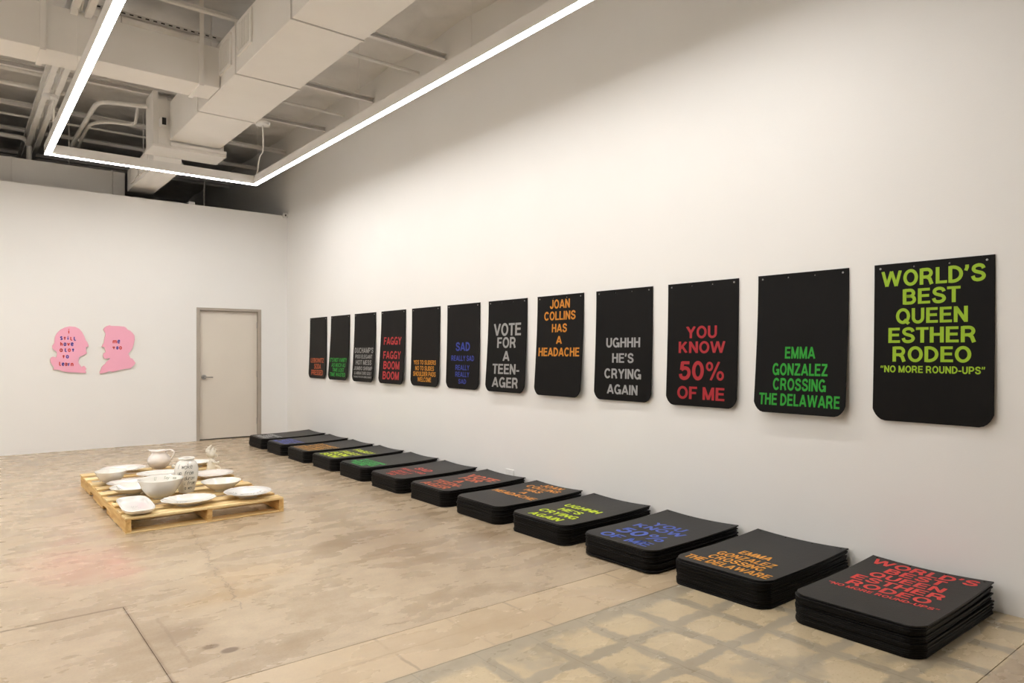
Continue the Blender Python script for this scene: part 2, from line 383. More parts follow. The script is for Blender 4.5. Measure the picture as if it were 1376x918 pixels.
TEXT = {
1: [('LEIBOWITZ', -0.004, 0.47, 0.233, 0.068), ('SODA', 0.010, 0.25, 0.14, 0.076), ('PRESSED', 0.004, 0.418, 0.046, 0.078)],
2: [("IT'S NOT VANITY", 0.0, 0.545, 0.251, 0.058), ('AS MUCH AS', 0.01, 0.452, 0.181, 0.055), ('TIME LOST', 0.01, 0.378, 0.116, 0.052), ('TIME WASTED', 0.0, 0.498, 0.048, 0.055)],
3: [("DUCHAMP'S", 0.005, 0.535, 0.38, 0.07), ('PISS ELEGANT', 0.006, 0.492, 0.307, 0.052), ('HOT MESS', 0.01, 0.459, 0.224, 0.062), ('JUMBO SHRIMP', 0.003, 0.535, 0.152, 0.05), ('& MINIATURE GOLF', 0.006, 0.498, 0.092, 0.041), ('THANKS FOR EXPLAINING SUMMER', 0.003, 0.525, 0.05, 0.025)],
4: [('FAGGY', 0.005, 0.441, 0.485, 0.095), ('FAGGY', 0.005, 0.439, 0.309, 0.095), ('BOOM', 0.002, 0.40, 0.180, 0.098), ('BOOM', 0.0, 0.405, 0.053, 0.098)],
5: [('YES TO SLIDERS', 0, 0.489, 0.249, 0.05), ('NO TO SLIDES', 0, 0.412, 0.180, 0.052), ('SHOULDER PADS', 0, 0.495, 0.114, 0.053), ('WELCOME', 0, 0.3, 0.05, 0.053)],
6: [('SAD', 0.003, 0.265, 0.407, 0.092), ('REALLY SAD', 0.002, 0.426, 0.3, 0.057), ('REALLY', 0, 0.262, 0.201, 0.055), ('REALLY', 0, 0.262, 0.128, 0.054), ('SAD', 0, 0.146, 0.055, 0.05)],
7: [('VOTE', 0.008, 0.432, 0.557, 0.122), ('FOR', 0.003, 0.293, 0.437, 0.104), ('A', 0.006, 0.110, 0.307, 0.1), ('TEEN-', 0.008, 0.421, 0.178, 0.1), ('AGER', 0.003, 0.407, 0.046, 0.1)],
8: [('JOAN', 0.003, 0.263, 0.79, 0.08), ('COLLINS', 0.003, 0.414, 0.685, 0.078), ('HAS', 0.004, 0.199, 0.575, 0.075), ('A', 0.004, 0.078, 0.469, 0.072), ('HEADACHE', 0.003, 0.54, 0.358, 0.078)],
9: [('UGHHH', 0.003, 0.365, 0.435, 0.078), ("HE'S", 0.004, 0.231, 0.309, 0.077), ('CRYING', 0.004, 0.394, 0.18, 0.08), ('AGAIN', 0.003, 0.328, 0.052, 0.079)],
10: [('YOU', 0.0, 0.268, 0.499, 0.088), ('KNOW', 0.004, 0.404, 0.39, 0.085), ('50%', 0.004, 0.39, 0.193, 0.136), ('OF ME', 0.003, 0.409, 0.051, 0.092)],
11: [('EMMA', 0.004, 0.204, 0.355, 0.077), ('GONZALEZ', 0.004, 0.37, 0.247, 0.077), ('CROSSING', 0.004, 0.355, 0.15, 0.077), ('THE DELAWARE', 0.003, 0.539, 0.05, 0.077)],
12: [("WORLD'S", 0.0, 0.529, 0.777, 0.091), ('BEST', 0.0, 0.293, 0.67, 0.087), ('QUEEN', 0.0, 0.364, 0.561, 0.086), ('ESTHER', -0.001, 0.444, 0.451, 0.087), ('RODEO', 0.0, 0.398, 0.343, 0.086), ('“NO MORE ROUND-UPS”', 0.0, 0.529, 0.281, 0.039)],
}
def lettering(n, zfun, m, parent):
    for L in TEXT[n]:
        V, F = line_mesh(*L)
        mesh('lettering_line', [(x, y, zfun(x, y)+.0008) for x, y in V], F, m, parent)

# ------------------------------------------------------------------ rubber mats
MW, MH, MT = .610, .910, .0092
HOLES = (-.27, -.09, .09, .27)
def mat_2d():
    xs = [-MW/2, -.285, -.255, -.18, -.105, -.075, 0, .075, .105, .18, .255, .285, MW/2]
    R = .068
    rows = [0, .006, .018, .034, .052, .068, .12, .19, .26, .33, .40, .47, .54, .61, .68, .75, .81, .870, .900, MH]
    def inset(y):
        if y >= R: return 0
        c = R*(1-sqrt(max(0, 1-((R-y)/R)**2)))
        return max(c, .0)*.72 + .28*(R-y)
    V = []; F = []; idx = {}
    for j, y in enumerate(rows):
        k = (MW-2*inset(y))/MW
        for i, x in enumerate(xs): idx[i, j] = len(V); V.append((x*k, y))
    for j in range(len(rows)-1):
        for i in range(len(xs)-1):
            q = (idx[i, j], idx[i+1, j], idx[i+1, j+1], idx[i, j+1])
            cx = (xs[i]+xs[i+1])/2
            if rows[j] == .870 and any(abs(cx-hx) < .004 for hx in HOLES):
                cy = .885; ring = []
                for a in range(8): ring.append(len(V)); V.append((cx+.0058*cos(pi/4*a+pi*1.25), cy+.0058*sin(pi/4*a+pi*1.25)))
                for e in range(4):
                    F.append((q[e], q[(e+1) % 4], ring[(2*e+2) % 8], ring[(2*e+1) % 8], ring[2*e]))
            else: F.append(q)
    return V, F
MV, MF = mat_2d()
def mat_mesh(zf):
    """zf(u,v) = height of the mat's underside"""
    n = len(MV)
    cnt = {}
    for f in MF:
        for a, b in zip(f, f[1:]+f[:1]): cnt[a, b] = 1
    F = [tuple(i+n for i in f) for f in MF]+[tuple(reversed(f)) for f in MF]
    rim = [(a, b) for a, b in cnt if (b, a) not in cnt]
    nrm = {}
    for a, b in rim:
        dx, dy = MV[b][0]-MV[a][0], MV[b][1]-MV[a][1]; l = sqrt(dx*dx+dy*dy)
        for q in (a, b): o = nrm.get(q, (0, 0)); nrm[q] = (o[0]+dy/l, o[1]-dx/l)
    cb = .0016; ins = {q: (MV[q][0]-.5*cb*v[0], MV[q][1]-.5*cb*v[1]) for q, v in nrm.items()}
    P2 = [ins.get(i, MV[i]) for i in range(n)]
    V = [(x, y, zf(x, y)) for x, y in P2]+[(x, y, zf(x, y)+MT) for x, y in P2]
    m0 = {}; m1 = {}
    for q in nrm: m0[q] = len(V); V.append((*MV[q], zf(*MV[q])+cb)); m1[q] = len(V); V.append((*MV[q], zf(*MV[q])+MT-cb))
    for a, b in rim:
        F += [(a, b, m0[b], m0[a]), (m0[a], m0[b], m1[b], m1[a]), (m1[a], m1[b], b+n, a+n)]
    me = bpy.data.meshes.new('mat'); me.from_pydata(V, [], F); me.update()
    return me
X_WALL, Y_BACK, S0, SP = 4.248, 11.202, 1.250, .7613
ROT_WALL = Matrix(((0, 0, -1), (-1, 0, 0), (0, 1, 0)))       # columns: ex, ey, ez
ROT_FLOOR = Matrix(((0, 1, 0), (-1, 0, 0), (0, 0, 1)))
OFF = {1: .027, 2: .050, 3: .047, 4: .047, 5: .026, 6: .022, 7: .046, 8: .049, 9: .028, 10: .030, 11: .057, 12: .024}
WCOL = {1: ((200, 92, 40), 'burnt orange'), 2: ((12, 160, 40), 'green'), 3: ((150, 148, 146), 'grey'), 4: ((196, 36, 42), 'red'),
        5: ((222, 146, 20), 'amber'), 6: ((34, 56, 165), 'dark blue'), 7: ((166, 165, 163), 'grey'), 8: ((226, 142, 12), 'amber'),
        9: ((170, 170, 170), 'grey'), 10: ((184, 14, 32), 'deep red'), 11: ((6, 168, 24), 'green'), 12: ((170, 212, 4), 'lime green')}
SCOL = {1: ((205, 205, 205), 'white'), 2: ((92, 108, 214), 'blue'), 3: ((226, 162, 62), 'amber'), 4: ((226, 246, 50), 'yellow'),
        5: ((62, 206, 92), 'green'), 6: ((226, 82, 66), 'coral red'), 7: ((214, 104, 66), 'orange red'), 8: ((230, 150, 52), 'amber'),
        9: ((216, 242, 28), 'bright yellow'), 10: ((66, 94, 190), 'blue'), 11: ((236, 162, 50), 'amber'), 12: ((222, 56, 50), 'red')}
KEY = {1: 'SODA PRESSED', 2: 'TIME LOST TIME WASTED', 3: 'JUMBO SHRIMP', 4: 'BOOM BOOM', 5: 'SHOULDER PADS WELCOME', 6: 'REALLY SAD',
       7: 'VOTE FOR A TEEN-AGER', 8: 'HAS A HEADACHE', 9: "UGHHH HE'S CRYING", 10: 'YOU KNOW 50% OF ME', 11: 'CROSSING THE DELAWARE', 12: "WORLD'S BEST RODEO"}
def ordinal(i): return ['topmost', 'second', 'third', 'fourth', 'fifth', 'sixth', 'seventh', 'eighth', 'ninth', 'tenth', 'eleventh', 'twelfth', 'thirteenth', 'fourteenth', 'lowest'][i]

def build_wall_mats():
    for n in range(1, 13):
        y = S0+SP*(12-n)+MW/2
        off = OFF[n]; tw = random.uniform(-.004, .006)
        zf = lambda u, v, off=off, tw=tw: .0015+max(0, (.87-v)/.87)**1.5*(off-MT+tw*u/MW*2+.010*(2*u/MW)**2)
        me = mat_mesh(zf)
        o = link('rubber_mat', me, M['rubber']); o.rotation_euler = ROT_WALL.to_euler(); o.location = (X_WALL, y, .960)
        rgb, cn = WCOL[n]
        tag(o, f'black rubber mat on the wall with {cn} lettering {KEY[n]}', 'mat', 'mats hung along the right wall')
        lettering(n, lambda a, b, zf=zf: zf(a, b)+MT, mat(f'{cn.replace(" ", "_")}_print', srgb(*[c*.90 for c in rgb]), .5), o)
        for hx in (HOLES[0], HOLES[3]):
            bm = bmesh.new()
            bmesh.ops.create_cone(bm, cap_ends=True, segments=10, radius1=.0065, radius2=.0045, depth=.004)
            bmesh.ops.translate(bm, vec=(hx, .885, .0015+MT+.002), verts=bm.verts)
            b2 = bmesh.new(); bmesh.ops.create_cone(b2, cap_ends=True, segments=8, radius1=.003, radius2=.003, depth=.012)
            bmesh.ops.translate(b2, vec=(hx, .885, .0015+MT-.004), verts=b2.verts)
            t = bpy.data.meshes.new('t'); b2.to_mesh(t); b2.free(); bm.from_mesh(t); bpy.data.meshes.remove(t)
            bmo('nail', bm, M['chrome'], o)

def build_stacks():
    NL = 15
    def zf_for(A):
        return lambda u, v: A*(max(0, (v-.30)/.61))**2*(.35+.65*(2*u/MW)**2)
    zfs = [zf_for(a) for a in (0, .007, .014, .020)]
    meshes = [mat_mesh(z) for z in zfs]
    for me in meshes: me.materials.append(M['rubber'])
    mtop = mat_mesh(zfs[3]); mtop.materials.append(M['rubber_top'])
    sx = {12: 3.288, 11: 3.300, 10: 3.292, 9: 3.296, 8: 3.292, 7: 3.303, 6: 3.288, 5: 3.302, 4: 3.312, 3: 3.305, 2: 3.308, 1: 3.310}
    dy = {12: .0, 11: -.005, 10: -.018, 9: .0, 8: -.005, 7: .005, 6: .005, 5: .015, 4: .03, 3: .03, 2: .03, 1: .03}
    for n in range(1, 13):
        y = S0+SP*(12-n)+MW/2+dy[n]
        rgb, cn = SCOL[n]
        drift = 0; base = None
        for i in range(NL):                                   # i = 0 at the floor
            lvl = 0 if i < 4 else 1 if i < 8 else 2 if i < 12 else 3
            top = i == NL-1
            if base is None or top:
                o = bpy.data.objects.new('rubber_mat', mtop if top else meshes[lvl])
            else:
                o = base.copy(); o.data = meshes[lvl]
            if base is None: base = o
            COL.objects.link(o)
            if random.random() < .32: drift = random.uniform(-.014, .012)
            px = sx[n]+drift*.6+random.uniform(-.004, .004)+(.012 if top else 0)
            px = min(px, X_WALL-MH-.016)
            py = y+drift*.5+random.uniform(-.004, .004)
            a = random.uniform(-.006, .006)
            o.rotation_euler = (Matrix.Rotation(a, 3, 'Z') @ ROT_FLOOR).to_euler()
            o.location = (px, py, .0004+i*(MT+.0005))
            k = NL-1-i
            if top:
                tag(o, f'black rubber mat lettered {KEY[n]} in {cn}, topping a floor stack', 'mat', 'mats stacked on the floor')
                lettering(n, lambda p, q: zfs[3](p, q)+MT+.0003, mat(f'{cn.replace(" ", "_")}_stack_print', srgb(*rgb), .5), o)
            else:
                ordn = 'lowest' if i == 0 else f'{ordinal(k)} from top'
                tag(o, f'black mat, {ordn} of floor stack under {cn} {KEY[n]}', 'mat', 'mats stacked on the floor')

# ------------------------------------------------------------------ room shell
CEIL = 4.93
def build_shell():
    f = structure(box('floor', -4.0, 4.45, -5, 18, -.12, -.012, M['groove']))
    g = .0022
    slabs = [(-4.0, 4.248, 2.97+g, 18, 0), (-4.0, 4.248, 2.55+.0015, 2.97-g, 0), (-4.0, 4.248, 1.03+.002, 2.55-.0015, 0), (-4.0, 4.248, -5, 1.03-.002, 0)]
    # the main slab is cut by an L-shaped joint around a patch at the left
    def slab(x0, x1, y0, y1): box('concrete_slab', x0, x1, y0, y1, -.012, 0, M['floor'], f)
    slab(-4.0, 4.248, 4.178+.0015, 18); slab(-4.0, .695-.0015, 2.97+g, 4.178-.0015); slab(.695+.0015, 4.248, 2.97+g, 4.178-.0)
    for s in slabs[1:]: slab(*s[:4])
    structure(box('wall_right', 4.248, 4.45, -5, 18, -.012, CEIL+.25, M['wall']))
    structure(box('wall_left', -4.0, -3.8, -5, 18, -.012, CEIL+.25, M['wall']))
    structure(box('wall_front', -3.8, 4.248, -5, -4.8, -.012, CEIL+.25, M['wall']))
    structure(box('wall_far', -3.8, 4.248, 17.8, 18, -.012, CEIL+.25, M['wall']))
    # partition with a door opening and open top
    yb = Y_BACK; x0, x1, zt = 2.862, 3.806, 2.012
    bm = bmesh.new()
    o = bmesh.new()
    V = [(-3.8, 0), (x0, 0), (x0, zt), (x1, zt), (x1, 0), (4.248, 0), (4.248, 3.584), (-3.8, 3.584)]
    vs = [(x, yb, z) for x, z in V]+[(x, yb+.14, z) for x, z in V]
    fs = [(0, 1, 2, 7), (7, 2, 3, 6), (3, 4, 5, 6)]
    fs2 = [tuple(reversed([i+8 for i in q])) for q in fs]
    side = [(a, (a+1) % 8, (a+1) % 8+8, a+8) for a in range(8)]
    bm = bmesh.new(); bv = [bm.verts.new(v) for v in vs]
    for q in fs+fs2+side: bm.faces.new([bv[i] for i in q])
    bmesh.ops.translate(bm, vec=(0, -yb, 0), verts=bm.verts)
    structure(bmo('wall_back', bm, M['wall'], None, (0, yb, 0)))
    # door
    d = empty('door_1', ((x0+x1)/2, yb, 0)); structure(d)
    for nm, a in (('door_frame', (x0-.015, x0+.032, yb-.012, yb+.13, 0, zt+.018)), ('door_frame', (x1-.032, x1+.015, yb-.012, yb+.13, 0, zt+.018)), ('door_frame', (x0+.032, x1-.032, yb-.012, yb+.13, zt-.022, zt+.018))):
        box(nm, *a, M['frame'], d, bev=.002)
    for a in ((x0+.032, x0+.045, yb+.095, yb+.13, 0, zt-.022), (x1-.045, x1-.032, yb+.095, yb+.13, 0, zt-.022), (x0+.045, x1-.045, yb+.095, yb+.13, zt-.036, zt-.022)):
        box('door_stop', *a, M['frame'], d)
    leaf = box('door_leaf', x0+.035, x1-.035, yb+.048, yb+.092, .014, zt-.026, M['door'], d, bev=.001)
    box('threshold', x0+.032, x1-.032, yb+.045, yb+.13, 0, .006, M['black'], d)
    hb = bmesh.new(); hx, hz = x0+.105, .967
    bmesh.ops.create_cone(hb, cap_ends=True, segments=24, radius1=.038, radius2=.036, depth=.012, matrix=Matrix.Translation((hx, yb+.042, hz)) @ Matrix.Rotation(pi/2, 4, 'X'))
    sweep(hb, [(hx, yb+.042, hz), (hx, yb-.012, hz)], .013, 12)
    sweep(hb, smooth_path([(hx-.005, yb-.014, hz), (hx+.05, yb-.016, hz), (hx+.115, yb-.008, hz-.003)], 4), .0095, 10)
    bmesh.ops.translate(hb, vec=-d.location, verts=hb.verts)
    bmo('door_handle', hb, M['chrome'], d, smooth=True, angle=40)
    for hz2 in (.25, 1.0, 1.78):
        tube('door_hinge', [(x1-.036, yb+.044, hz2-.05), (x1-.036, yb+.044, hz2+.05)], .006, M['chrome'], d)
    # draped ceiling insulation
    bm = bmesh.new(); nx, ny = 130, 300; vs = {}
    purl = PURLINS
    for i in range(nx+1):
        for j in range(ny+1):
            x = -3.8+8.05*i/nx; y = -4.8+22.6*j/ny
            sag = max(abs(sin(pi*(y-.15)/1.52)), .0)
            rad = noise.noise(Vector((x*1.1, y*1.1, 3)))*.05+noise.noise(Vector((x*2.6+y*.8, y*3.2, 9)))*.028+(1-abs(noise.noise(Vector((x*2.0+y*.6, y*2.2, 5))))*2)**3*.045+(1-abs(noise.noise(Vector((x*4.2-y*1.3, y*3.0, 12))))*2)**3*.02
            z = CEIL-.05*sag*(0.6+.4*noise.noise(Vector((x*.8, y*.5, 0))))+rad*min(1, (4.25-x)*3+.25)
            vs[i, j] = bm.verts.new((x, y, z))
    for i in range(nx):
        for j in range(ny): bm.faces.new((vs[i, j], vs[i, j+1], vs[i+1, j+1], vs[i+1, j]))
    bmo_ = bmo('ceiling', bm, M['ceiling'], smooth=True); structure(bmo_)
    structure(box('trim_1', -3.8, 4.248, -4.8, 17.8, CEIL+.25, CEIL+.32, M['steel_dark']))
PURLINS = [2.0, 3.5, 5.0, 6.5, 8.2, 9.72, 11.25, 12.55, 14.0, 15.5]

def build_ceiling_things():
    names = {6.5: 'white steel purlin crossing above the duct nearest the camera', 8.2: 'white steel purlin over the cross duct branch', 9.72: 'white steel purlin above the back light strip',
             11.25: 'white steel purlin directly above the back partition', 12.55: 'white steel purlin first behind the partition', 14.0: 'white steel purlin far behind the partition'}
    for y in PURLINS:
        if y < 6 or y > 15: continue
        bm = bmesh.new()
        x0, x1 = -3.8, 4.246
        r = empty('steel_purlin', (0, y, 4.60)); tag(r, names[y], 'purlin', 'ceiling purlins')
        box('web', x0, x1, y, y+.006, 4.60, 4.66, M['steel_white'], r)
        box('bottom_flange', x0, x1, y-.045, y, 4.60, 4.606, M['steel_white'], r)
        box('top_flange', x0, x1, y-.045, y, 4.654, 4.66, M['steel_white'], r)
        for hx in (-2.5, -.9, 3.3):
            box('hanger_clip', hx, hx+.03, y, y+.004, 4.60, 4.90, M['steel_white'], r)
    pipes = [(7.05, 4.63, .022, 'thin white steel pipe between duct and right wall', -3.8, 4.246), (9.05, 4.66, .020, 'thin white pipe running over the main duct', -3.8, 4.246),
             (11.78, 4.63, .018, 'thin white pipe crossing just behind the back partition', -3.8, 2.6), (10.45, 4.64, .03, 'thick white sprinkler pipe ahead of the back partition', -3.8, 1.2),
             (14.33, 4.64, .03, 'white pipe in the dark area far behind the partition', -.5, 4.246), (9.90, 4.64, .028, 'white pipe crossing the joist girder near the cross duct', -3.8, 1.2)]
    for y, z, r, lab, x0, x1 in pipes:
        tag(tube('steel_pipe', [(x0, y, z), (x1, y, z)], r, M['steel_white']), lab, 'pipe', 'ceiling pipes')
    # perforated strut and bar above the cross duct
    st = empty('strut_channel', (1.66, 7.62, 4.62)); tag(st, 'white slotted strut channel above the cross duct', 'strut')
    box('channel', -.6, 2.2, 7.60, 7.64, 4.62, 4.66, M['steel_white'], st)
    bm = bmesh.new()
    for i in range(38):
        x = -.5+i*.07; box_bm(bm, x, x+.034, 7.598, 7.5995, 4.635, 4.647)
    bmesh.ops.translate(bm, vec=-st.location, verts=bm.verts)
    s = bmo('slot', bm, M['black'], st); s['kind'] = 'stuff'
    tag(box('support_bar', 1.36, 2.16, 7.05, 7.12, 4.64, 4.67, M['steel_white']), 'short white flat bar above the cross duct beside the main duct', 'bar')
    # open joist girder running towards the back
    g = empty('joist_girder', (.86, 10, 4.5)); tag(g, 'white open-web joist girder running towards the back wall', 'girder')
    for x in (.79, .90): box('bottom_chord', x, x+.055, 4.0, 17.7, 4.36, 4.40, M['steel_white'], g)
    for x in (.79, .90): box('top_chord', x, x+.055, 4.0, 17.7, 4.555, 4.595, M['steel_white'], g)
    y = 4.2; up = True
    while y < 15.5:
        a, b = (4.40, 4.555) if up else (4.555, 4.40)
        tube('web_rod', [(.873, y, a), (.873, y+.3, b)], .012, M['steel_white'], g, 6); y += .3; up = not up
    tag(tube('vent_pipe', [(.835, 12.32, 3.2), (.835, 12.32, 4.35)]+[(.835-.12+.12*cos(t*pi/8), 12.32, 4.35+.12*sin(t*pi/8)) for t in range(1, 5)]+[(-3.8, 12.32, 4.47)], .035, M['steel_white'], seg=12), 'white pipe bending down behind the back partition at left', 'pipe')
    A = smooth_path([(1.375, 12.45, 4.45), (1.355, 11.85, 4.45), (1.362, 10.3, 4.45), (1.38, 10.0, 4.45), (1.45, 9.85, 4.45), (1.60, 9.80, 4.45), (1.885, 9.70, 4.45)], 5)
    tag(tube('conduit', A, .028, M['steel_white'], seg=10), 'thick white conduit bending round towards the plenum box', 'conduit')
    B = smooth_path([(1.46, 12.45, 4.45), (1.43, 11.88, 4.45), (1.42, 11.15, 4.45), (1.46, 10.88, 4.45), (1.62, 10.70, 4.45), (1.84, 10.62, 4.45), (1.89, 10.52, 4.45), (1.87, 10.3, 4.46), (1.80, 9.82, 4.47)], 5)
    tag(tube('conduit', B, .020, M['steel_white'], seg=10), 'thin white conduit looping inside the thick conduit', 'conduit')
    def disc(x, y, z, lab):
        bm = bmesh.new(); bmesh.ops.create_cone(bm, cap_ends=True, segments=28, radius1=.075, radius2=.085, depth=.03, matrix=Matrix.Translation((0, 0, -.015)))
        o = bmo('ceiling_canopy', bm, M['plastic'], None, (x, y, z), smooth=True, angle=40); return tag(o, lab, 'canopy')
    disc(.86, 9.72, 4.358, 'round white junction canopy under the joist girder')
    disc(2.78, 8.10, 4.02, 'round white canopy at the right edge of the main duct')
    disc(3.48, 13.15, 4.44, 'round white canopy in the dark behind the partition')
    tag(tube('power_cord', smooth_path([(2.78, 8.10, 3.99), (2.80, 8.14, 3.86), (2.92, 8.5, 3.80), (3.02, 8.9, 3.84), (3.14, 9.36, 3.745)], 6), .008, M['steel_white'], seg=6), 'white power cord dropping from canopy to the light corner', 'cord')
    tag(tube('power_cord', smooth_path([(3.48, 13.15, 4.41), (3.47, 13.15, 4.0), (3.51, 13.16, 3.5), (3.50, 13.16, 3.1)], 6), .010, M['steel_white'], seg=6), 'white cord hanging down behind the back partition', 'cord')
    tag(tube('power_cord', smooth_path([(.90, 9.78, 4.33), (.92, 9.95, 4.15), (.98, 10.5, 4.1), (1.0, 10.6, 3.9)], 6), .014, M['steel_white'], seg=6), 'white flexible cord hanging beside the joist girder', 'cord')

def duct_piece(root, x0, x1, y0, y1, z0, z1, name='duct_section'):
    return box(name, x0, x1, y0, y1, z0, z1, M['duct'], root, bev=.004)
def grille(root, x, y0, y1, z0, z1, nslat=7):
    """louvre grille on a -x facing side"""
    bm = bmesh.new()
    for a in ((y0, y1, z1-.03, z1), (y0, y1, z0, z0+.03), (y0, y0+.03, z0+.03, z1-.03), (y1-.03, y1, z0+.03, z1-.03)):
        box_bm(bm, x-.018, x-.001, a[0], a[1], a[2], a[3])
    bmesh.ops.translate(bm, vec=-root.location, verts=bm.verts)
    g = bmo('grille', bm, M['duct'], root)
    bk = box('grille_backing', x-.004, x-.001, y0+.03, y1-.03, z0+.03, z1-.03, M['duct_seam'], root)
    n = nslat
    w = (y1-y0-.06)/n
    me = None
    for i in range(n):
        bm = bmesh.new(); yy = y0+.03+w*(i+.5)
        box_bm(bm, -.005, .005, -w*.17, w*.17, z0+.03, z1-.03)
        bmesh.ops.rotate(bm, cent=(0, 0, 0), matrix=Matrix.Rotation(.45, 3, 'Z'), verts=bm.verts)
        bmesh.ops.translate(bm, vec=Vector((x-.013, yy, 0))-root.location, verts=bm.verts)
        s = bmo('slat', bm, M['duct'], root); s.parent = g
def build_ducts():
    r = empty('air_duct', (2.38, 6, 4.0)); tag(r, 'wide cream painted rectangular main duct running to the back', 'duct')
    ys = [-4.6, -2.6, -.6, 1.4, 2.95, 4.25, 5.38, 6.78, 8.10, 9.44]
    for i in range(len(ys)-1):
        a, b = ys[i]+.006, ys[i+1]-.006
        e = 0.012 if i == 8 else 0
        duct_piece(r, 2.075+e, 2.70-e, a, b, 4.0, 4.48)
        if i: box('duct_seam', 2.082, 2.692, ys[i]-.006, ys[i]+.006, 4.006, 4.47, M['duct_seam'], r)
    for y in (5.38, 6.78, 8.10):
        box('seam_flange', 2.067, 2.708, y+.006, y+.022, 3.994, 4.49, M['duct'], r)
    grille(r, 2.075, 6.89, 7.27, 4.12, 4.43)
    grille(r, 2.075, 6.30, 6.69, 4.13, 4.45)
    for y in (2.95, 5.38, 7.70):
        for x in (2.12, 2.66): tube('hanger_rod', [(x, y+.05, 4.48), (x, y+.05, 4.93)], .006, M['steel_white'], r, 6)
    c = empty('air_duct', (.2, 7.45, 4.0)); tag(c, 'cream cross duct joining the main duct from the left', 'duct')
    xs = [-3.7, -2.2, -.75, .59, 1.89, 2.0655]
    for i in range(5):
        duct_piece(c, xs[i]+.004, xs[i+1]-(.004 if i < 4 else 0), 7.26, 7.66, 4.0, 4.40)
    for x in (.59, 1.89):
        box('seam_flange', x-.022, x+.022, 7.243, 7.677, 3.983, 4.42, M['duct'], c)
        box('hanger_strap', x-.02, x+.02, 7.235, 7.243, 4.0, 4.90, M['duct'], c)
    up = empty('air_duct', (1.6, 7.85, 4.48)); tag(up, 'short raised duct box behind the cross duct', 'duct')
    duct_piece(up, 1.18, 2.07, 7.72, 8.05, 4.42, 4.56)
    box('end_panel', 1.16, 1.18, 7.70, 8.07, 4.41, 4.57, M['duct'], up)
    tube('hanger_rod', [(1.3, 7.9, 4.56), (1.3, 7.9, 4.93)], .006, M['steel_white'], up, 6)
    # plenum box closing the duct
    p = empty('plenum_box', (2.33, 9.65, 3.9)); tag(p, 'cream plenum box dropping below the end of the main duct', 'duct box')
    box('box_body', 1.955, 2.74, 9.45, 9.86, 3.93, 4.50, M['duct'], p, bev=.003)
    box('side_riser', 1.90, 1.955, 9.45, 9.86, 3.93, 4.59, M['duct'], p, bev=.003)
    box('upper_back', 1.955, 2.09, 9.60, 9.86, 4.50, 4.59, M['duct'], p, bev=.003)
    box('bottom_plate', 1.885, 2.765, 9.425, 9.88, 3.895, 3.93, M['duct'], p, bev=.003)
    box('trim_strip', 2.09, 2.76, 9.405, 9.425, 3.93, 3.97, M['duct'], p)
    jb = empty('junction_box', (1.99, 9.36, 4.18)); tag(jb, 'small black fronted junction box beside the main duct end', 'box')
    box('box_body', 1.965, 2.03, 9.33, 9.449, 4.14, 4.24, M['plastic'], jb, bev=.004)
    box('black_face', 1.975, 2.02, 9.322, 9.33, 4.15, 4.235, M['black'], jb)
    # far duct behind the light
    f = empty('air_duct', (2.15, 10.8, 3.72)); tag(f, 'narrow cream duct with side grilles passing over the partition', 'duct')
    duct_piece(f, 1.99, 2.33, 9.884, 11.62, 3.74, 4.05)
    for yy in (10.6, 11.4): tube('hanger_rod', [(2.16, yy, 4.05), (2.16, yy, 4.9)], .006, M['steel_white'], f, 6)
    grille(f, 1.99, 10.15, 10.7, 3.79, 4.02, 6); grille(f, 1.99, 10.75, 11.3, 3.79, 4.02, 6)
    b = empty('air_duct', (.2, 11.95, 3.4)); tag(b, 'long grey-white duct lying behind the top of the back partition', 'duct')
    for x0, x1 in ((-3.7, .60), (.60, 1.83), (1.83, 2.00)): duct_piece(b, x0+.004, x1-.004, 11.85, 12.25, 3.35, 4.06)
    box('seam_flange', .585, .605, 11.84, 12.26, 3.34, 4.07, M['duct'], b); box('seam_flange', 1.81, 1.83, 11.84, 12.26, 3.34, 4.07, M['duct'], b)
    tube('hanger_rod', [(1.3, 12.05, 4.06), (1.3, 12.05, 4.9)], .006, M['steel_white'], b, 6)

def build_light(name, x0, x1, y0, y1, z, label, wires):
    """rectangular ring of linear LED profile, outer edges given"""
    r = empty(name, ((x0+x1)/2, (y0+y1)/2, z)); tag(r, label, 'light')
    w = .066; hz = .115
    # the side profiles are mitred only in plan: long sides full length, short sides between them
    segs = ((x0, x0+w, y0, y1), (x1-w, x1, y0, y1), (x0+w, x1-w, y1-w, y1), (x0+w, x1-w, y0, y0+w))
    for a in segs:
        box('housing', *a, z+.004, z+hz, M['housing'], r, bev=.001)
    e = .004
    for a in ((x0+e, x0+w-e, y0+e, y1-e), (x1-w+e, x1-e, y0+e, y1-e), (x0+w-e, x1-w+e, y1-w+e, y1-e), (x0+w-e, x1-w+e, y0+e, y0+w-e)):
        box('diffuser', *a, z, z+.004, M['diffuser'], r)
    for x, y in wires:
        tube('suspension_wire', [(x, y, z+hz), (x, y, 4.90)], .0018, M['steel_white'], r, 5)
def build_lights():
    build_light('linear_light', .79, 3.20, LIGHT_Y0, 9.56, 3.62, 'rectangular suspended ring of glowing white linear light', [(3.16, y) for y in (3.0, 4.45, 6.4, 9.4)]+[(.83, y) for y in (3.0, 4.9, 7.1, 9.4)])
    build_light('linear_light', -3.1, -.70, LIGHT_Y0, 9.56, 3.62, 'added fill ring of linear light left of the first, unseen beyond the left frame edge', [(-.74, 3.0), (-.74, 7.1), (-3.06, 3.0), (-3.06, 7.1)])  # ring added out of view to lift the ambient light
LIGHT_Y0 = 1.9

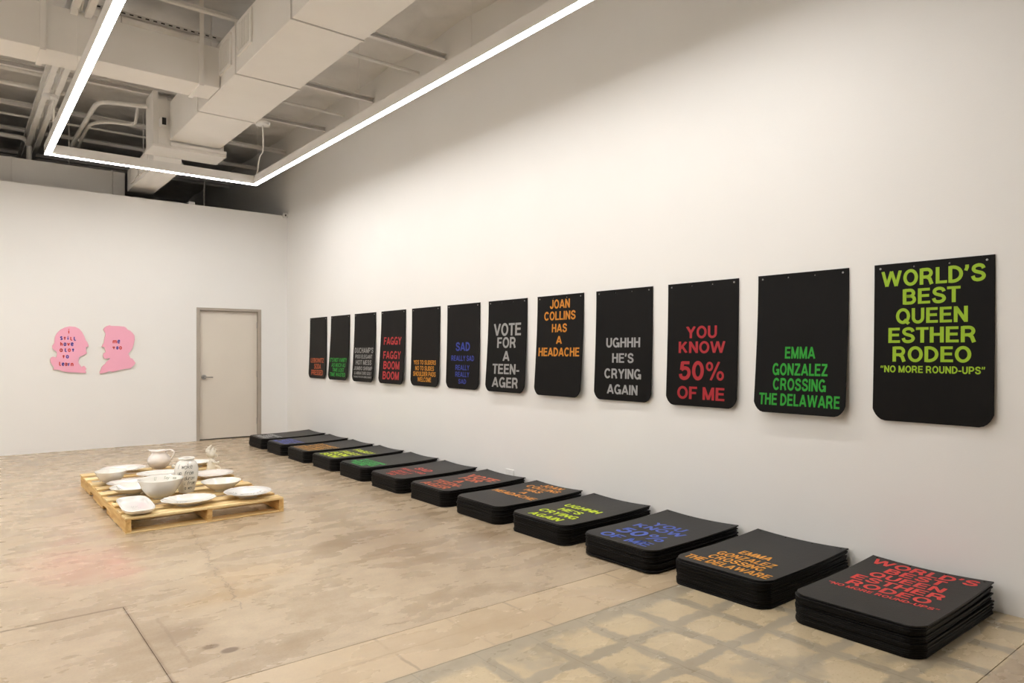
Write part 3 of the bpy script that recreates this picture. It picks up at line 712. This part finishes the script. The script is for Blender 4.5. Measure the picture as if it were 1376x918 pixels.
def build_small():
    # sensor at the corner of the partition
    s = empty('wall_sensor', (4.205, Y_BACK, 3.545)); tag(s, 'small white sensor box at the top corner of the partition', 'sensor')
    box('sensor_body', 4.165, 4.245, Y_BACK-.05, Y_BACK-.0005, 3.545, 3.62, M['plastic'], s, bev=.006)
    box('lens', 4.19, 4.215, Y_BACK-.053, Y_BACK-.05, 3.57, 3.597, M['black'], s)
    o = empty('wall_outlet', (X_WALL, 5.325, .125)); tag(o, 'white wall outlet just above the floor stacks', 'outlet')
    box('cover_plate', X_WALL-.012, X_WALL-.0004, 5.262, 5.388, .125, .205, M['plastic'], o, bev=.004)
    for y in (5.295, 5.355): box('socket', X_WALL-.015, X_WALL-.012, y-.018, y+.018, .145, .185, M['plastic'], o, bev=.001)
    t = tag(box('wall_bracket', 2.74, 2.83, Y_BACK+.02, Y_BACK+.10, 3.584, 3.63, M['plastic'], bev=.006), 'small white block sitting on top of the back partition', 'bracket')

HEAD_A = [(1.046, 1.559), (1.069, 1.611), (1.108, 1.656), (1.16, 1.689), (1.213, 1.704), (1.279, 1.698), (1.325, 1.673), (1.361, 1.626), (1.388, 1.564), (1.402, 1.517), (1.423, 1.486), (1.438, 1.439), (1.429, 1.421), (1.404, 1.424), (1.409, 1.396), (1.407, 1.371), (1.417, 1.339), (1.406, 1.324), (1.328, 1.286), (1.319, 1.251), (1.316, 1.208), (1.332, 1.177), (1.356, 1.145), (1.369, 1.158), (1.386, 1.161), (1.413, 1.119), (1.396, 1.098), (1.407, 1.077), (1.407, 1.06), (1.359, 1.064), (1.279, 1.072), (1.199, 1.076), (1.134, 1.09), (1.089, 1.111), (1.024, 1.116), (1.027, 1.132), (1.037, 1.141), (1.018, 1.172), (0.996, 1.215), (0.992, 1.253), (1.002, 1.28), (1.024, 1.291), (1.06, 1.28), (1.069, 1.322), (1.064, 1.36), (1.037, 1.377), (1.018, 1.401), (1.015, 1.437), (1.037, 1.475), (1.041, 1.521)]
HEAD_B = [(1.629, 1.639), (1.615, 1.671), (1.632, 1.7), (1.66, 1.719), (1.692, 1.73), (1.709, 1.722), (1.8, 1.721), (1.872, 1.716), (1.898, 1.699), (1.918, 1.673), (1.951, 1.656), (1.98, 1.626), (2.005, 1.588), (2.008, 1.539), (1.996, 1.466), (1.973, 1.392), (1.926, 1.327), (1.938, 1.3), (1.952, 1.267), (1.98, 1.254), (2.019, 1.196), (1.999, 1.164), (1.954, 1.117), (1.886, 1.112), (1.815, 1.097), (1.73, 1.071), (1.688, 1.083), (1.649, 1.065), (1.579, 1.048), (1.568, 1.063), (1.597, 1.145), (1.618, 1.172), (1.635, 1.184), (1.653, 1.216), (1.697, 1.256), (1.681, 1.269), (1.66, 1.253), (1.625, 1.264), (1.611, 1.296), (1.615, 1.333), (1.643, 1.352), (1.635, 1.384), (1.629, 1.42), (1.593, 1.425), (1.604, 1.451), (1.621, 1.487), (1.625, 1.527), (1.643, 1.61)]
CH = [('i', 1.194, 1.214, 1.6, 1.674), ('s', 1.101, 1.136, 1.514, 1.568), ('t', 1.141, 1.175, 1.514, 1.568), ('i', 1.187, 1.202, 1.515, 1.575), ('L', 1.219, 1.251, 1.51, 1.566), ('L', 1.26, 1.292, 1.508, 1.567), ('h', 1.104, 1.136, 1.434, 1.494), ('a', 1.143, 1.175, 1.434, 1.483), ('v', 1.183, 1.219, 1.434, 1.484), ('e', 1.225, 1.262, 1.434, 1.484), ('a', 1.097, 1.133, 1.352, 1.403), ('L', 1.156, 1.185, 1.352, 1.409), ('o', 1.193, 1.227, 1.352, 1.403), ('t', 1.235, 1.272, 1.351, 1.407), ('t', 1.125, 1.163, 1.263, 1.317), ('o', 1.17, 1.205, 1.264, 1.314), ('L', 1.091, 1.12, 1.165, 1.226), ('e', 1.123, 1.154, 1.163, 1.21), ('a', 1.156, 1.188, 1.161, 1.21), ('r', 1.193, 1.217, 1.157, 1.205), ('n', 1.225, 1.259, 1.155, 1.205), ('m', 1.728, 1.785, 1.47, 1.522), ('e', 1.787, 1.824, 1.473, 1.526), ('t', 1.72, 1.768, 1.387, 1.437), ('o', 1.773, 1.802, 1.387, 1.435), ('o', 1.809, 1.846, 1.387, 1.436)]
# lowercase hand-lettered centrelines in a unit box
ring = arc(.5, .5, .5, .5, 90, 450, 14)
HW = {
 'i': [[(.5, 0), (.5, .66)], [(.5, .86), (.5, 1.0)]], 's': [catm([(.9, .85), (.5, 1), (.1, .8), (.5, .52), (.9, .22), (.5, 0), (.08, .15)], 4)],
 't': [[(.5, 0), (.5, 1)], [(0, .70), (1, .70)]], 'L': [[(.05, 1), (.05, 0), ], [(.05, 0), (1, 0)]],
 'h': [[(.05, 0), (.05, 1)], catm([(.05, .45), (.5, .62), (.95, .42), (.95, 0)], 4)], 'a': [ring, [(1, 1), (1, 0)]],
 'v': [[(0, 1), (.5, 0)], [(.5, 0), (1, 1)]], 'e': [[(.05, .52), (.98, .56)], catm([(.98, .56), (.75, .98), (.3, .98), (.02, .55), (.2, .08), (.6, 0), (.95, .18)], 4)],
 'o': [ring], 'r': [[(.1, 0), (.1, 1)], catm([(.1, .6), (.5, .95), (.95, .9)], 4)], 'n': [[(.05, 0), (.05, 1)], catm([(.05, .6), (.5, 1), (.95, .7), (.95, 0)], 4)],
 'm': [[(.03, 0), (.03, 1)], catm([(.03, .6), (.27, 1), (.5, .7), (.5, 0)], 4), catm([(.5, .6), (.75, 1), (.97, .7), (.97, 0)], 4)],
 'w': [[(0, 1), (.25, 0)], [(.25, 0), (.5, .8)], [(.5, .8), (.75, 0)], [(.75, 0), (1, 1)]], 'k': [[(.1, 0), (.1, 1.5)], [(.9, .9), (.12, .4)], [(.3, .5), (.95, 0)]],
 'u': [catm([(.05, 1), (.05, .3), (.4, 0), (.9, .3), (.9, 1)], 4), [(.9, 1), (.95, 0)]], 'p': [[(.05, 1), (.05, -.6)], arc(.5, .55, .45, .45, 90, 450, 12)],
 'f': [catm([(.9, 1.4), (.5, 1.5), (.4, .9), (.4, -.2)], 4), [(.05, .8), (.85, .8)]], 'y': [[(.05, 1), (.45, .2)], [(.95, 1), (.2, -.6)]],
 'U': [catm([(.05, 1.5), (.05, .3), (.4, 0), (.9, .4), (.9, 1.5)], 4)], 'S': [catm([(.9, 1.3), (.5, 1.5), (.1, 1.2), (.5, .8), (.9, .35), (.5, 0), (.08, .2)], 4)],
 'g': [arc(.5, .55, .45, .45, 90, 450, 12), catm([(.95, 1), (.95, -.3), (.5, -.6), (.1, -.4)], 4)], 'd': [ring, [(1, 0), (1, 1.5)]], 'l': [[(.4, 0), (.5, 1.5)]],
 'I': [[(.4, 0), (.55, 1.5)]], 'T': [[(.5, 0), (.5, 1.5)], [(0, 1.5), (1, 1.5)]], 'c': [arc(.55, .5, .5, .5, 45, 315, 10)], '(': [arc(1, .6, .8, .9, 120, 240, 8)], ')': [arc(0, .6, .8, .9, 60, -60, 8)],
}
def build_cutouts():
    for nm, P, lab, chs in (('head_cutout', HEAD_A, 'pink bald head profile cutout facing right, lettered i still have a lot to learn', CH[:21]), ('head_cutout', HEAD_B, 'pink head profile cutout with swept hair facing left, lettered me too', CH[21:])):
        cx = sum(p[0] for p in P)/len(P); cz = min(p[1] for p in P)
        bm = bmesh.new(); y0 = Y_BACK-.002; t = .022
        A = [bm.verts.new((x-cx, -.002, z-cz)) for x, z in P]; B = [bm.verts.new((x-cx, -.002-t, z-cz)) for x, z in P]
        n = len(P)
        for t0, t1, t2 in tessellate_polygon([[Vector((x, z, 0)) for x, z in P]]):
            bm.faces.new((A[t0], A[t1], A[t2])); bm.faces.new((B[t2], B[t1], B[t0]))
        for i in range(n):
            f = bm.faces.new((A[i], A[(i+1) % n], B[(i+1) % n], B[i])); f.material_index = 1
        o = bmo('head_cutout', bm, [M['pink'], M['pink_edge']], None, (cx, Y_BACK, cz)); tag(o, lab, 'wall art', 'pink head cutouts')
        for k, (c, a, b, z0, z1) in enumerate(chs):
            V = []; F = []
            w = .0125
            a2, b2, z02, z12 = a+w/2, b-w/2, z0+w/2, z1-w/2
            if c == 'i': a2 = b2 = (a+b)/2; a2 -= .001; b2 += .001
            for s in HW[c]:
                v, f = stroke_strip([(a2+(b2-a2)*x, z02+(z12-z02)*z) for x, z in s], w); q = len(V)
                V += v; F += [tuple(q+i for i in g) for g in f]
            red = k % 2 == 0 if len(chs) > 5 else k in (0, 2, 4)
            if len(chs) > 5: red = 'BRBRBRB'[0] == 'x' or k in (0, 2, 4, 6, 8, 10, 12, 14, 16, 18, 20) 
            mesh('letter', [(x-cx, -.002-t-.0006, z-cz) for x, z in V], F, M['cut_red'] if red else M['cut_blue'], o)

# ------------------------------------------------------------------ pallet and ceramics
def build_pallet():
    X0, X1, Y0, Y1 = .985, 2.178, 5.82, 8.20
    p = empty('wooden_pallet', ((X0+X1)/2, (Y0+Y1)/2, 0)); tag(p, 'long pale pine pallet on the concrete floor carrying white ceramics', 'pallet')
    zb, zs = .009, .104; zt = PZ
    for x in (X0, (X0+X1)/2-.019, X1-.038):
        prof = [(Y0, zb), (6.63, zb)]; 
        for c in (6.745, 7.475): prof += [(c-.10, zb), (c-.085, zb+.034), (c+.085, zb+.034), (c+.10, zb)]
        prof = [(Y0+.004, zb), (6.645, zb), (6.66, zb+.036), (6.83, zb+.036), (6.845, zb), (7.375, zb), (7.39, zb+.036), (7.56, zb+.036), (7.575, zb), (Y1-.004, zb), (Y1-.004, zs), (Y0+.004, zs)]
        bm = bmesh.new(); A = [bm.verts.new((x-p.location.x, y-p.location.y, z)) for y, z in prof]; B = [bm.verts.new((x+.038-p.location.x, y-p.location.y, z)) for y, z in prof]
        for t0, t1, t2 in tessellate_polygon([[Vector((yy, zz, 0)) for yy, zz in prof]]):
            bm.faces.new((A[t0], A[t1], A[t2])); bm.faces.new((B[t2], B[t1], B[t0]))
        for i in range(len(prof)): bm.faces.new((A[i], A[(i+1) % len(prof)], B[(i+1) % len(prof)], B[i]))
        bmo('stringer', bm, M['wood_y'], p)
    ys = [(5.82, .145), (6.035, .145), (6.325, .14), (6.615, .14), (6.90, .14), (7.18, .145), (7.46, .145), (7.78, .13), (8.05, .15)]
    for y, w in ys:
        dx = random.uniform(-.008, .008)
        bm = bmesh.new(); box_bm(bm, -(X1-X0)/2, (X1-X0)/2, -w/2, w/2, 0, zt-zs, .002)
        bmo('deck_board', bm, M['wood_x'], p, (dx, y+w/2-p.location.y, zs))
    for y, w in ((5.82, .14), (6.25, .10), (7.05, .14), (7.85, .10), (8.06, .14)):
        bm = bmesh.new(); box_bm(bm, -(X1-X0)/2, (X1-X0)/2, -w/2, w/2, 0, zb, .002)
        bmo('bottom_board', bm, M['wood_x'], p, (0, y+w/2-p.location.y, 0))
PZ = .121
def bowl_profile(R, H, rf, t=.006, power=2.2, foot=.008, rim=0):
    """outer then inner profile of a bowl; rf = foot radius"""
    out = [(0, foot*.5), (rf*.86, foot*.5), (rf*.9, 0), (rf, 0), (rf, foot)]
    n = 9
    for i in range(1, n+1):
        q = i/n; out.append((rf+(R-rim-rf)*q**(1/power), foot+(H-foot)*q if not rim else foot+(H*.8-foot)*q))
    if rim: out += [(R-rim*.5, H*.88), (R, H)]
    inn = [(R-t*.4, H+t*.35), (R-t, H)]
    if rim: inn += [(R-rim*.5-t*.3, H*.88+t), ]
    for i in range(n-1, -1, -1):
        q = i/n; inn.append((max(rf+(R-rim-rf)*q**(1/power)-t, .001), (foot+(H-foot)*q if not rim else foot+(H*.8-foot)*q)+t*(1-q)*.9+(t if rim else 0)*q))
    inn.append((0, foot+t*.8))
    return out+inn
def scribble(strings, fn, parent, m=None, w=.004, name='handwriting'):
    """strings: (text, x, y, size, tracking); fn maps 2D to 3D on the surface"""
    V = []; F = []
    for text, x, y, s, tr in strings:
        for ch in text:
            if ch == ' ': x += s*.9; continue
            cw = s*(.25 if ch in 'ilI' else .75)
            for st in HW[ch]:
                st = subdiv([(a, b) for a, b in st], .3) if len(st) == 2 else st
                pts = [(x+a*cw+.18*b*s, y+b*s+.04*s*sin(x*90)) for a, b in st]
                v, f = stroke_strip(pts, w); q = len(V); V += v; F += [tuple(q+i for i in g) for g in f]
            x += cw+s*tr
    return mesh(name, [fn(a, b) for a, b in V], F, m or M['ink'], parent)
def ceramic(name, bm, x, y, m, label, cat, rot=0, z=None):
    o = bmo(name, bm, m, None, (x, y, PZ+.0006 if z is None else z), smooth=True, angle=50); o.rotation_euler = (0, 0, rot)
    return tag(o, label, cat)
def profile_z(prof, r):
    """height of the inner surface at radius r (second half of profile)"""
    best = None
    inner = prof[len(prof)//2:]
    for (r0, z0), (r1, z1) in zip(inner, inner[1:]):
        if min(r0, r1) <= r <= max(r0, r1) and abs(r0-r1) > 1e-6: best = z0+(z1-z0)*(r-r0)/(r1-r0)
    return best if best is not None else inner[-1][1]
def inner_map(prof, ang, sx=1, sy=1, off=(0, 0)):
    """text seen from the camera, laid on the inside of a dish"""
    c, s = cos(ang), sin(ang)
    def f(a, b):
        x, y = a+off[0], b+off[1]; X = (x*c-y*s); Y = (x*s+y*c)
        r = sqrt((X/sx)**2+(Y/sy)**2); return (X, Y, profile_z(prof, r)+.0018)
    return f
def build_ceramics():
    V = lambda x, y: -math.atan2(x, y)                        # rotation so local +y points away from the camera
    # deep bowl, left
    pr = bowl_profile(.134, .112, .048, power=1.9); x, y = 1.140, 7.47
    o = ceramic('bowl', revolve(pr), x, y, M['ceramic'], 'small deep white bowl at the left edge of the pallet', 'bowl')
    a = V(x, y); scribble([('(uw)', .0, .0, .03, .25)], lambda p, q: ((.115+.02*(q/.05))*cos(a+pi/2-.25-p/.11), (.115+.02*(q/.05))*sin(a+pi/2-.25-p/.11), .080+q*.8), o, w=.003)
    # wide plate at the back left
    pr = bowl_profile(.205, .048, .09, power=1.35, rim=.05); x, y = 1.335, 8.03
    o = ceramic('plate', revolve(pr, 48), x, y, M['ceramic'], 'wide rimmed white plate behind the small deep bowl', 'plate')
    scribble([('l w', -.02, -.03, .035, .5)], inner_map(pr, V(x, y)), o, w=.004)
    # jug
    def spout(p, a, r):
        if p.z > .150:
            k = (p.z-.150)/.042; d = max(0, cos(a-pi))**10
            p = p+Vector((-.045*k*d, 0, .014*k*d))
        return p
    prof = [(0, .004), (.050, .004), (.054, 0), (.060, .0), (.064, .006), (.088, .03), (.104, .065), (.108, .092), (.101, .122), (.084, .148), (.070, .165), (.067, .180), (.071, .196), (.076, .202), (.073, .205), (.066, .196), (.062, .180), (.064, .165), (.08, .145), (.095, .12), (.100, .09), (.08, .03), (0, .012)]
    prof = [(r*1.04, z*.92) for r, z in prof]; x, y = 1.685, 8.10; a = -.6758
    o = ceramic('jug', revolve(prof, 44, spout), x, y, M['ceramic_pink'], 'round bellied white jug with spout to the left and looped handle', 'jug', rot=a)
    bm = bmesh.new(); sweep(bm, smooth_path([(.068, 0, .173), (.09, 0, .189), (.130, 0, .192), (.160, 0, .170), (.158, 0, .138), (.13, 0, .097), (.102, 0, .069)], 6), .0095, 10)
    bmo('handle', bm, M['ceramic_pink'], o, smooth=True)
    # oval plate, middle
    pr = bowl_profile(.20, .034, .09, power=1.3, rim=.04)
    ov = lambda sx, sy: (lambda p, a, r: Vector((p.x*sx, p.y*sy, p.z)))
    x, y = 1.585, 7.58
    o = ceramic('plate', revolve(pr, 48, ov(1.05, .9)), x, y, M['ceramic'], 'shallow oval white plate in front of the jug', 'plate', rot=-.25)
    scribble([('it uo', -.12, .0, .026, .3)], inner_map(pr, V(x, y)+.25, 1.05, .9), o, w=.003)
    # blush oval dish
    pr = bowl_profile(.185, .042, .085, power=1.4, rim=.03); x, y = 1.25, 7.17
    o = ceramic('dish', revolve(pr, 48, ov(1.02, .95)), x, y, M['ceramic_pink'], 'blush white oval dish between the small deep bowl and shallow bowl', 'dish', rot=-.3)
    bm = bmesh.new(); bmesh.ops.create_circle(bm, cap_ends=True, segments=20, radius=.02)
    q = bmo('painted_dot', bm, mat('blue_grey_glaze', srgb(120, 120, 150), .3), o, (.06, .06, profile_z(pr, .085)+.003))
    # shallow bowl with lines
    pr = bowl_profile(.180, .066, .06, power=1.5); x, y = 1.205, 6.78
    o = ceramic('bowl', revolve(pr, 48), x, y, M['ceramic'], 'shallow white bowl with thin black lines left of the largest bowl', 'bowl')
    f = inner_map(pr, V(x, y)); Vv = []; F = []
    for s in (((-.13, .10), (-.07, -.02)), ((.06, .00), (.12, .12))):
        v, ff = stroke_strip(subdiv(s, .02), .0035); b = len(Vv); Vv += v; F += [tuple(b+i for i in g) for g in ff]
    mesh('painted_line', [f(*v) for v in Vv], F, M['ink'], o)
    scribble([('m', -.02, -.01, .022, .3)], f, o, w=.003)
    # rounded rectangular baking dish
    sq = lambda p, a, r: Vector((math.copysign(abs(cos(a))**.5, cos(a))*r*1.0, math.copysign(abs(sin(a))**.5, sin(a))*r*2.75, p.z)) if r > .001 else p
    pr = bowl_profile(.116, .044, .085, power=2.2, t=.008, foot=.004); x, y = 1.105, 6.12
    o = ceramic('baking_dish', revolve(pr, 56, sq), x, y, M['ceramic_cool'], 'long white rounded rectangular baking dish at front left corner', 'dish', rot=-.05)
    scribble([('ltu', -.03, .02, .022, .2), ('lIt', -.03, -.02, .022, .2), ('c o', -.03, -.06, .022, .2)], lambda p, q: (p, q, .0145), o, w=.002)
    # largest bowl
    pr = bowl_profile(.176, .166, .055, power=2.0, t=.007); x, y = 1.350, 6.43
    o = ceramic('bowl', revolve(pr, 56), x, y, M['ceramic'], 'largest deep white bowl with handwriting inside, left of the vase', 'bowl')
    a = V(x, y)
    def inside(p, q):
        z = .128+q; r = None
        inner = pr[len(pr)//2:]
        for (r0, z0), (r1, z1) in zip(inner, inner[1:]):
            if min(z0, z1) <= z <= max(z0, z1) and r0 > .05: r = r0+(r1-r0)*(z-z0)/(z1-z0 if abs(z1-z0) > 1e-6 else 1)
        r = (r or .155)-.0015; t = a+pi/2-p/.155
        return (r*cos(t), r*sin(t), z)
    scribble([('U', -.05, .0, .018, .3), ('Say', .025, .006, .014, .35), ('wan', .10, .008, .012, .3)], inside, o, M['ink_green'], w=.0028)
    # vase
    prof = [(0, .004), (.056, .004), (.06, 0), (.066, .002), (.078, .05), (.093, .11), (.103, .17), (.105, .21), (.098, .25), (.080, .278), (.062, .290), (.060, .298), (.072, .306), (.074, .312), (.070, .316), (.058, .311), (.052, .300), (.054, .290), (.07, .275), (.09, .24), (.095, .2), (.06, .05), (0, .02)]
    x, y = 1.588, 6.575
    prof = [(r*.93, z*.96) for r, z in prof]
    o = ceramic('vase', revolve(prof, 48), x, y, M['ceramic'], 'tall white vase covered in black handwriting', 'vase')
    a = V(x, y)
    def vs_(p, q):
        z = q; r = .1
        for (r0, z0), (r1, z1) in zip(prof[3:12], prof[4:12]):
            if z0 <= z <= z1: r = r0+(r1-r0)*(z-z0)/(z1-z0)
        t = a-pi/2+p/.1; return ((r+.0013)*cos(t), (r+.0013)*sin(t), z)
    scribble([('I woke', -.078, .218, .026, .20), ('up from', -.078, .166, .022, .16), ('a duron', -.06, .120, .021, .2), ('i from', -.022, .076, .021, .2), ('a wet', -.022, .034, .020, .2)], vs_, o, w=.0034)
    bm = bmesh.new(); sweep(bm, smooth_path([(0, 0, 0), (-.014, 0, .006), (-.018, 0, -.008), (-.004, 0, -.016)], 4), .006, 8)
    h_ = bmo('lug', bm, M['ceramic'], o, (.097*cos(a+pi*.93), .097*sin(a+pi*.93), .235), smooth=True)
    # bowl behind, right
    pr = bowl_profile(.150, .050, .06, power=1.5, rim=.03); x, y = 2.03, 7.98
    o = ceramic('bowl', revolve(pr, 44), x, y, M['ceramic'], 'white shallow bowl at the back right behind the figurine', 'bowl')
    scribble([('uo so', -.07, .02, .03, .3)], inner_map(pr, V(x, y)), o, w=.003)
    # oval platter
    pr = bowl_profile(.185, .040, .09, power=1.35, rim=.03); x, y = 1.985, 7.20
    ceramic('platter', revolve(pr, 48, ov(1.02, 1.1)), x, y, M['ceramic_pink'], 'plain oval blush white platter beside the vase on its right', 'platter', rot=-.3)
    # footed bowl right
    pr = bowl_profile(.168, .088, .055, power=1.55, foot=.014); x, y = 1.845, 6.44
    ceramic('bowl', revolve(pr, 48), x, y, M['ceramic'], 'plain white footed bowl in front of the oval platter', 'bowl')
    # rimmed bowl front right
    pr = bowl_profile(.190, .050, .075, power=1.6, rim=.045); x, y = 1.945, 6.03
    o = ceramic('bowl', revolve(pr, 48, ov(1.0, 1.12)), x, y, M['ceramic_cool'], 'wide rimmed white bowl with writing at front right corner', 'bowl')
    scribble([('is wortl it', -.12, .03, .024, .3)], inner_map(pr, V(x, y)), o, w=.0035)
    rimV = []; rimF = []
    for i in range(40):
        t = 2*pi*i/40; p0 = (.162*cos(t), .162*sin(t)); p1 = (.170*cos(t+.05), .170*sin(t+.05))
        v, ff = stroke_strip([p0, p1], .003); b = len(rimV); rimV += v; rimF += [tuple(b+k for k in g) for g in ff]
    mesh('rim_pattern', [(u, v, profile_z(pr, sqrt(u*u+v*v))+.0016) for u, v in rimV], rimF, mat('grey_glaze', (.35, .33, .30, 1), .3), o)
    # scalloped dish
    def scal(p, a, r):
        k = 1+.055*abs(sin(a*9))*min(1, (r/.16)**3); return Vector((p.x*1.17*k, p.y*1.05*k, p.z))
    pr = bowl_profile(.170, .046, .085, power=1.5, t=.006); x, y = 1.478, 6.045
    o = ceramic('scalloped_dish', revolve(pr, 108, scal), x, y, M['ceramic'], 'white oval dish with scalloped rim at the pallet front edge', 'dish', rot=-.16)
    scribble([('Tlis', -.10, .0, .030, .3), ('is', -.06, -.04, .022, .4)], inner_map(pr, V(x, y)+.16, 1.17, 1.05), o, w=.0035)
    # figurine
    build_figurine(2.085, 7.62)

def build_figurine(x, y):
    r = empty('figurine', (x, y, PZ+.0006), rot=-.35); tag(r, 'small cream figurine of a child with a pointed flame-shaped cap', 'figurine')
    def skin(name, verts, edges, radii, sub=2):
        me = bpy.data.meshes.new(name); me.from_pydata(verts, edges, []); o = link(name, me, M['cream'], r)
        md = o.modifiers.new('skin', 'SKIN'); md.use_smooth_shade = True
        for v, rr in zip(me.skin_vertices[0].data, radii): v.radius = (rr, rr)
        me.skin_vertices[0].data[0].use_root = True
        s = o.modifiers.new('sub', 'SUBSURF'); s.levels = sub; s.render_levels = sub
        return o
    # robe, torso, neck and head as one body; arms reach forward (to the right) to hold a small bird
    bm = revolve([(0, 0), (.048, 0), (.052, .004), (.046, .03), (.040, .06), (.036, .085), (.028, .105), (.016, .117), (.014, .122), (.020, .128), (.032, .142), (.037, .160), (.034, .180), (.022, .195), (0, .200)], 28,
                 lambda p, a, rr: Vector((p.x+(.004 if p.z > .12 else 0), p.y*.9, p.z)))
    bmo('body', bm, M['cream'], r, smooth=True)
    skin('arm', [(0, -.028, .098), (.028, -.034, .078), (.055, -.016, .068), (.066, -.008, .066)], [(0, 1), (1, 2), (2, 3)], [.012, .010, .008, .008])
    skin('arm', [(0, .028, .098), (.030, .030, .080), (.055, .014, .068), (.066, .006, .066)], [(0, 1), (1, 2), (2, 3)], [.012, .010, .008, .008])
    skin('leg', [(.015, -.012, .035), (.055, -.012, .040), (.080, -.012, .018), (.092, -.012, .009)], [(0, 1), (1, 2), (2, 3)], [.015, .013, .010, .009])
    skin('leg', [(.015, .014, .035), (.055, .014, .040), (.078, .014, .018), (.090, .014, .009)], [(0, 1), (1, 2), (2, 3)], [.015, .013, .010, .009])
    bm = bmesh.new(); bmesh.ops.create_icosphere(bm, subdivisions=2, radius=1)
    for v in bm.verts: v.co = Vector((.066+v.co.x*.018, v.co.y*.014, .075+v.co.z*.015))
    bmo('held_bird', bm, M['cream'], r, smooth=True)
    bm = bmesh.new(); bmesh.ops.create_icosphere(bm, subdivisions=2, radius=.007, matrix=Matrix.Translation((.043, 0, .160)))
    bmesh.ops.create_icosphere(bm, subdivisions=2, radius=.012, matrix=Matrix.Translation((.050, 0, .146)))
    bmo('face', bm, M['cream'], r, smooth=True)
    # cap of curling points
    for pts, rad in (([(-.012, 0, .165), (-.030, 0, .195), (-.026, 0, .228), (.002, 0, .262)], [.030, .028, .018, .002]), ([(.0, 0, .18), (.012, 0, .205), (.012, 0, .222), (.024, 0, .236)], [.026, .022, .013, .002]),
                     ([(.01, 0, .175), (.028, 0, .193), (.034, 0, .205), (.046, 0, .216)], [.022, .016, .010, .002]), ([(-.01, .01, .16), (-.032, .012, .15), (-.030, .010, .135)], [.024, .018, .006])):
        bm = bmesh.new(); P = smooth_path(pts, 5); n = len(P); R = [rad[0]+(0)*i for i in range(n)]
        for i in range(n):
            t = i/(n-1)*(len(rad)-1); k = min(int(t), len(rad)-2); R[i] = rad[k]+(rad[k+1]-rad[k])*(t-k)
        sweep(bm, P, R, 12); bmo('cap_point', bm, M['cream'], r, smooth=True)

build_shell()
build_lights()
build_ducts()
build_ceiling_things()
build_wall_mats()
build_stacks()
build_pallet()
build_ceramics()
build_cutouts()
build_small()
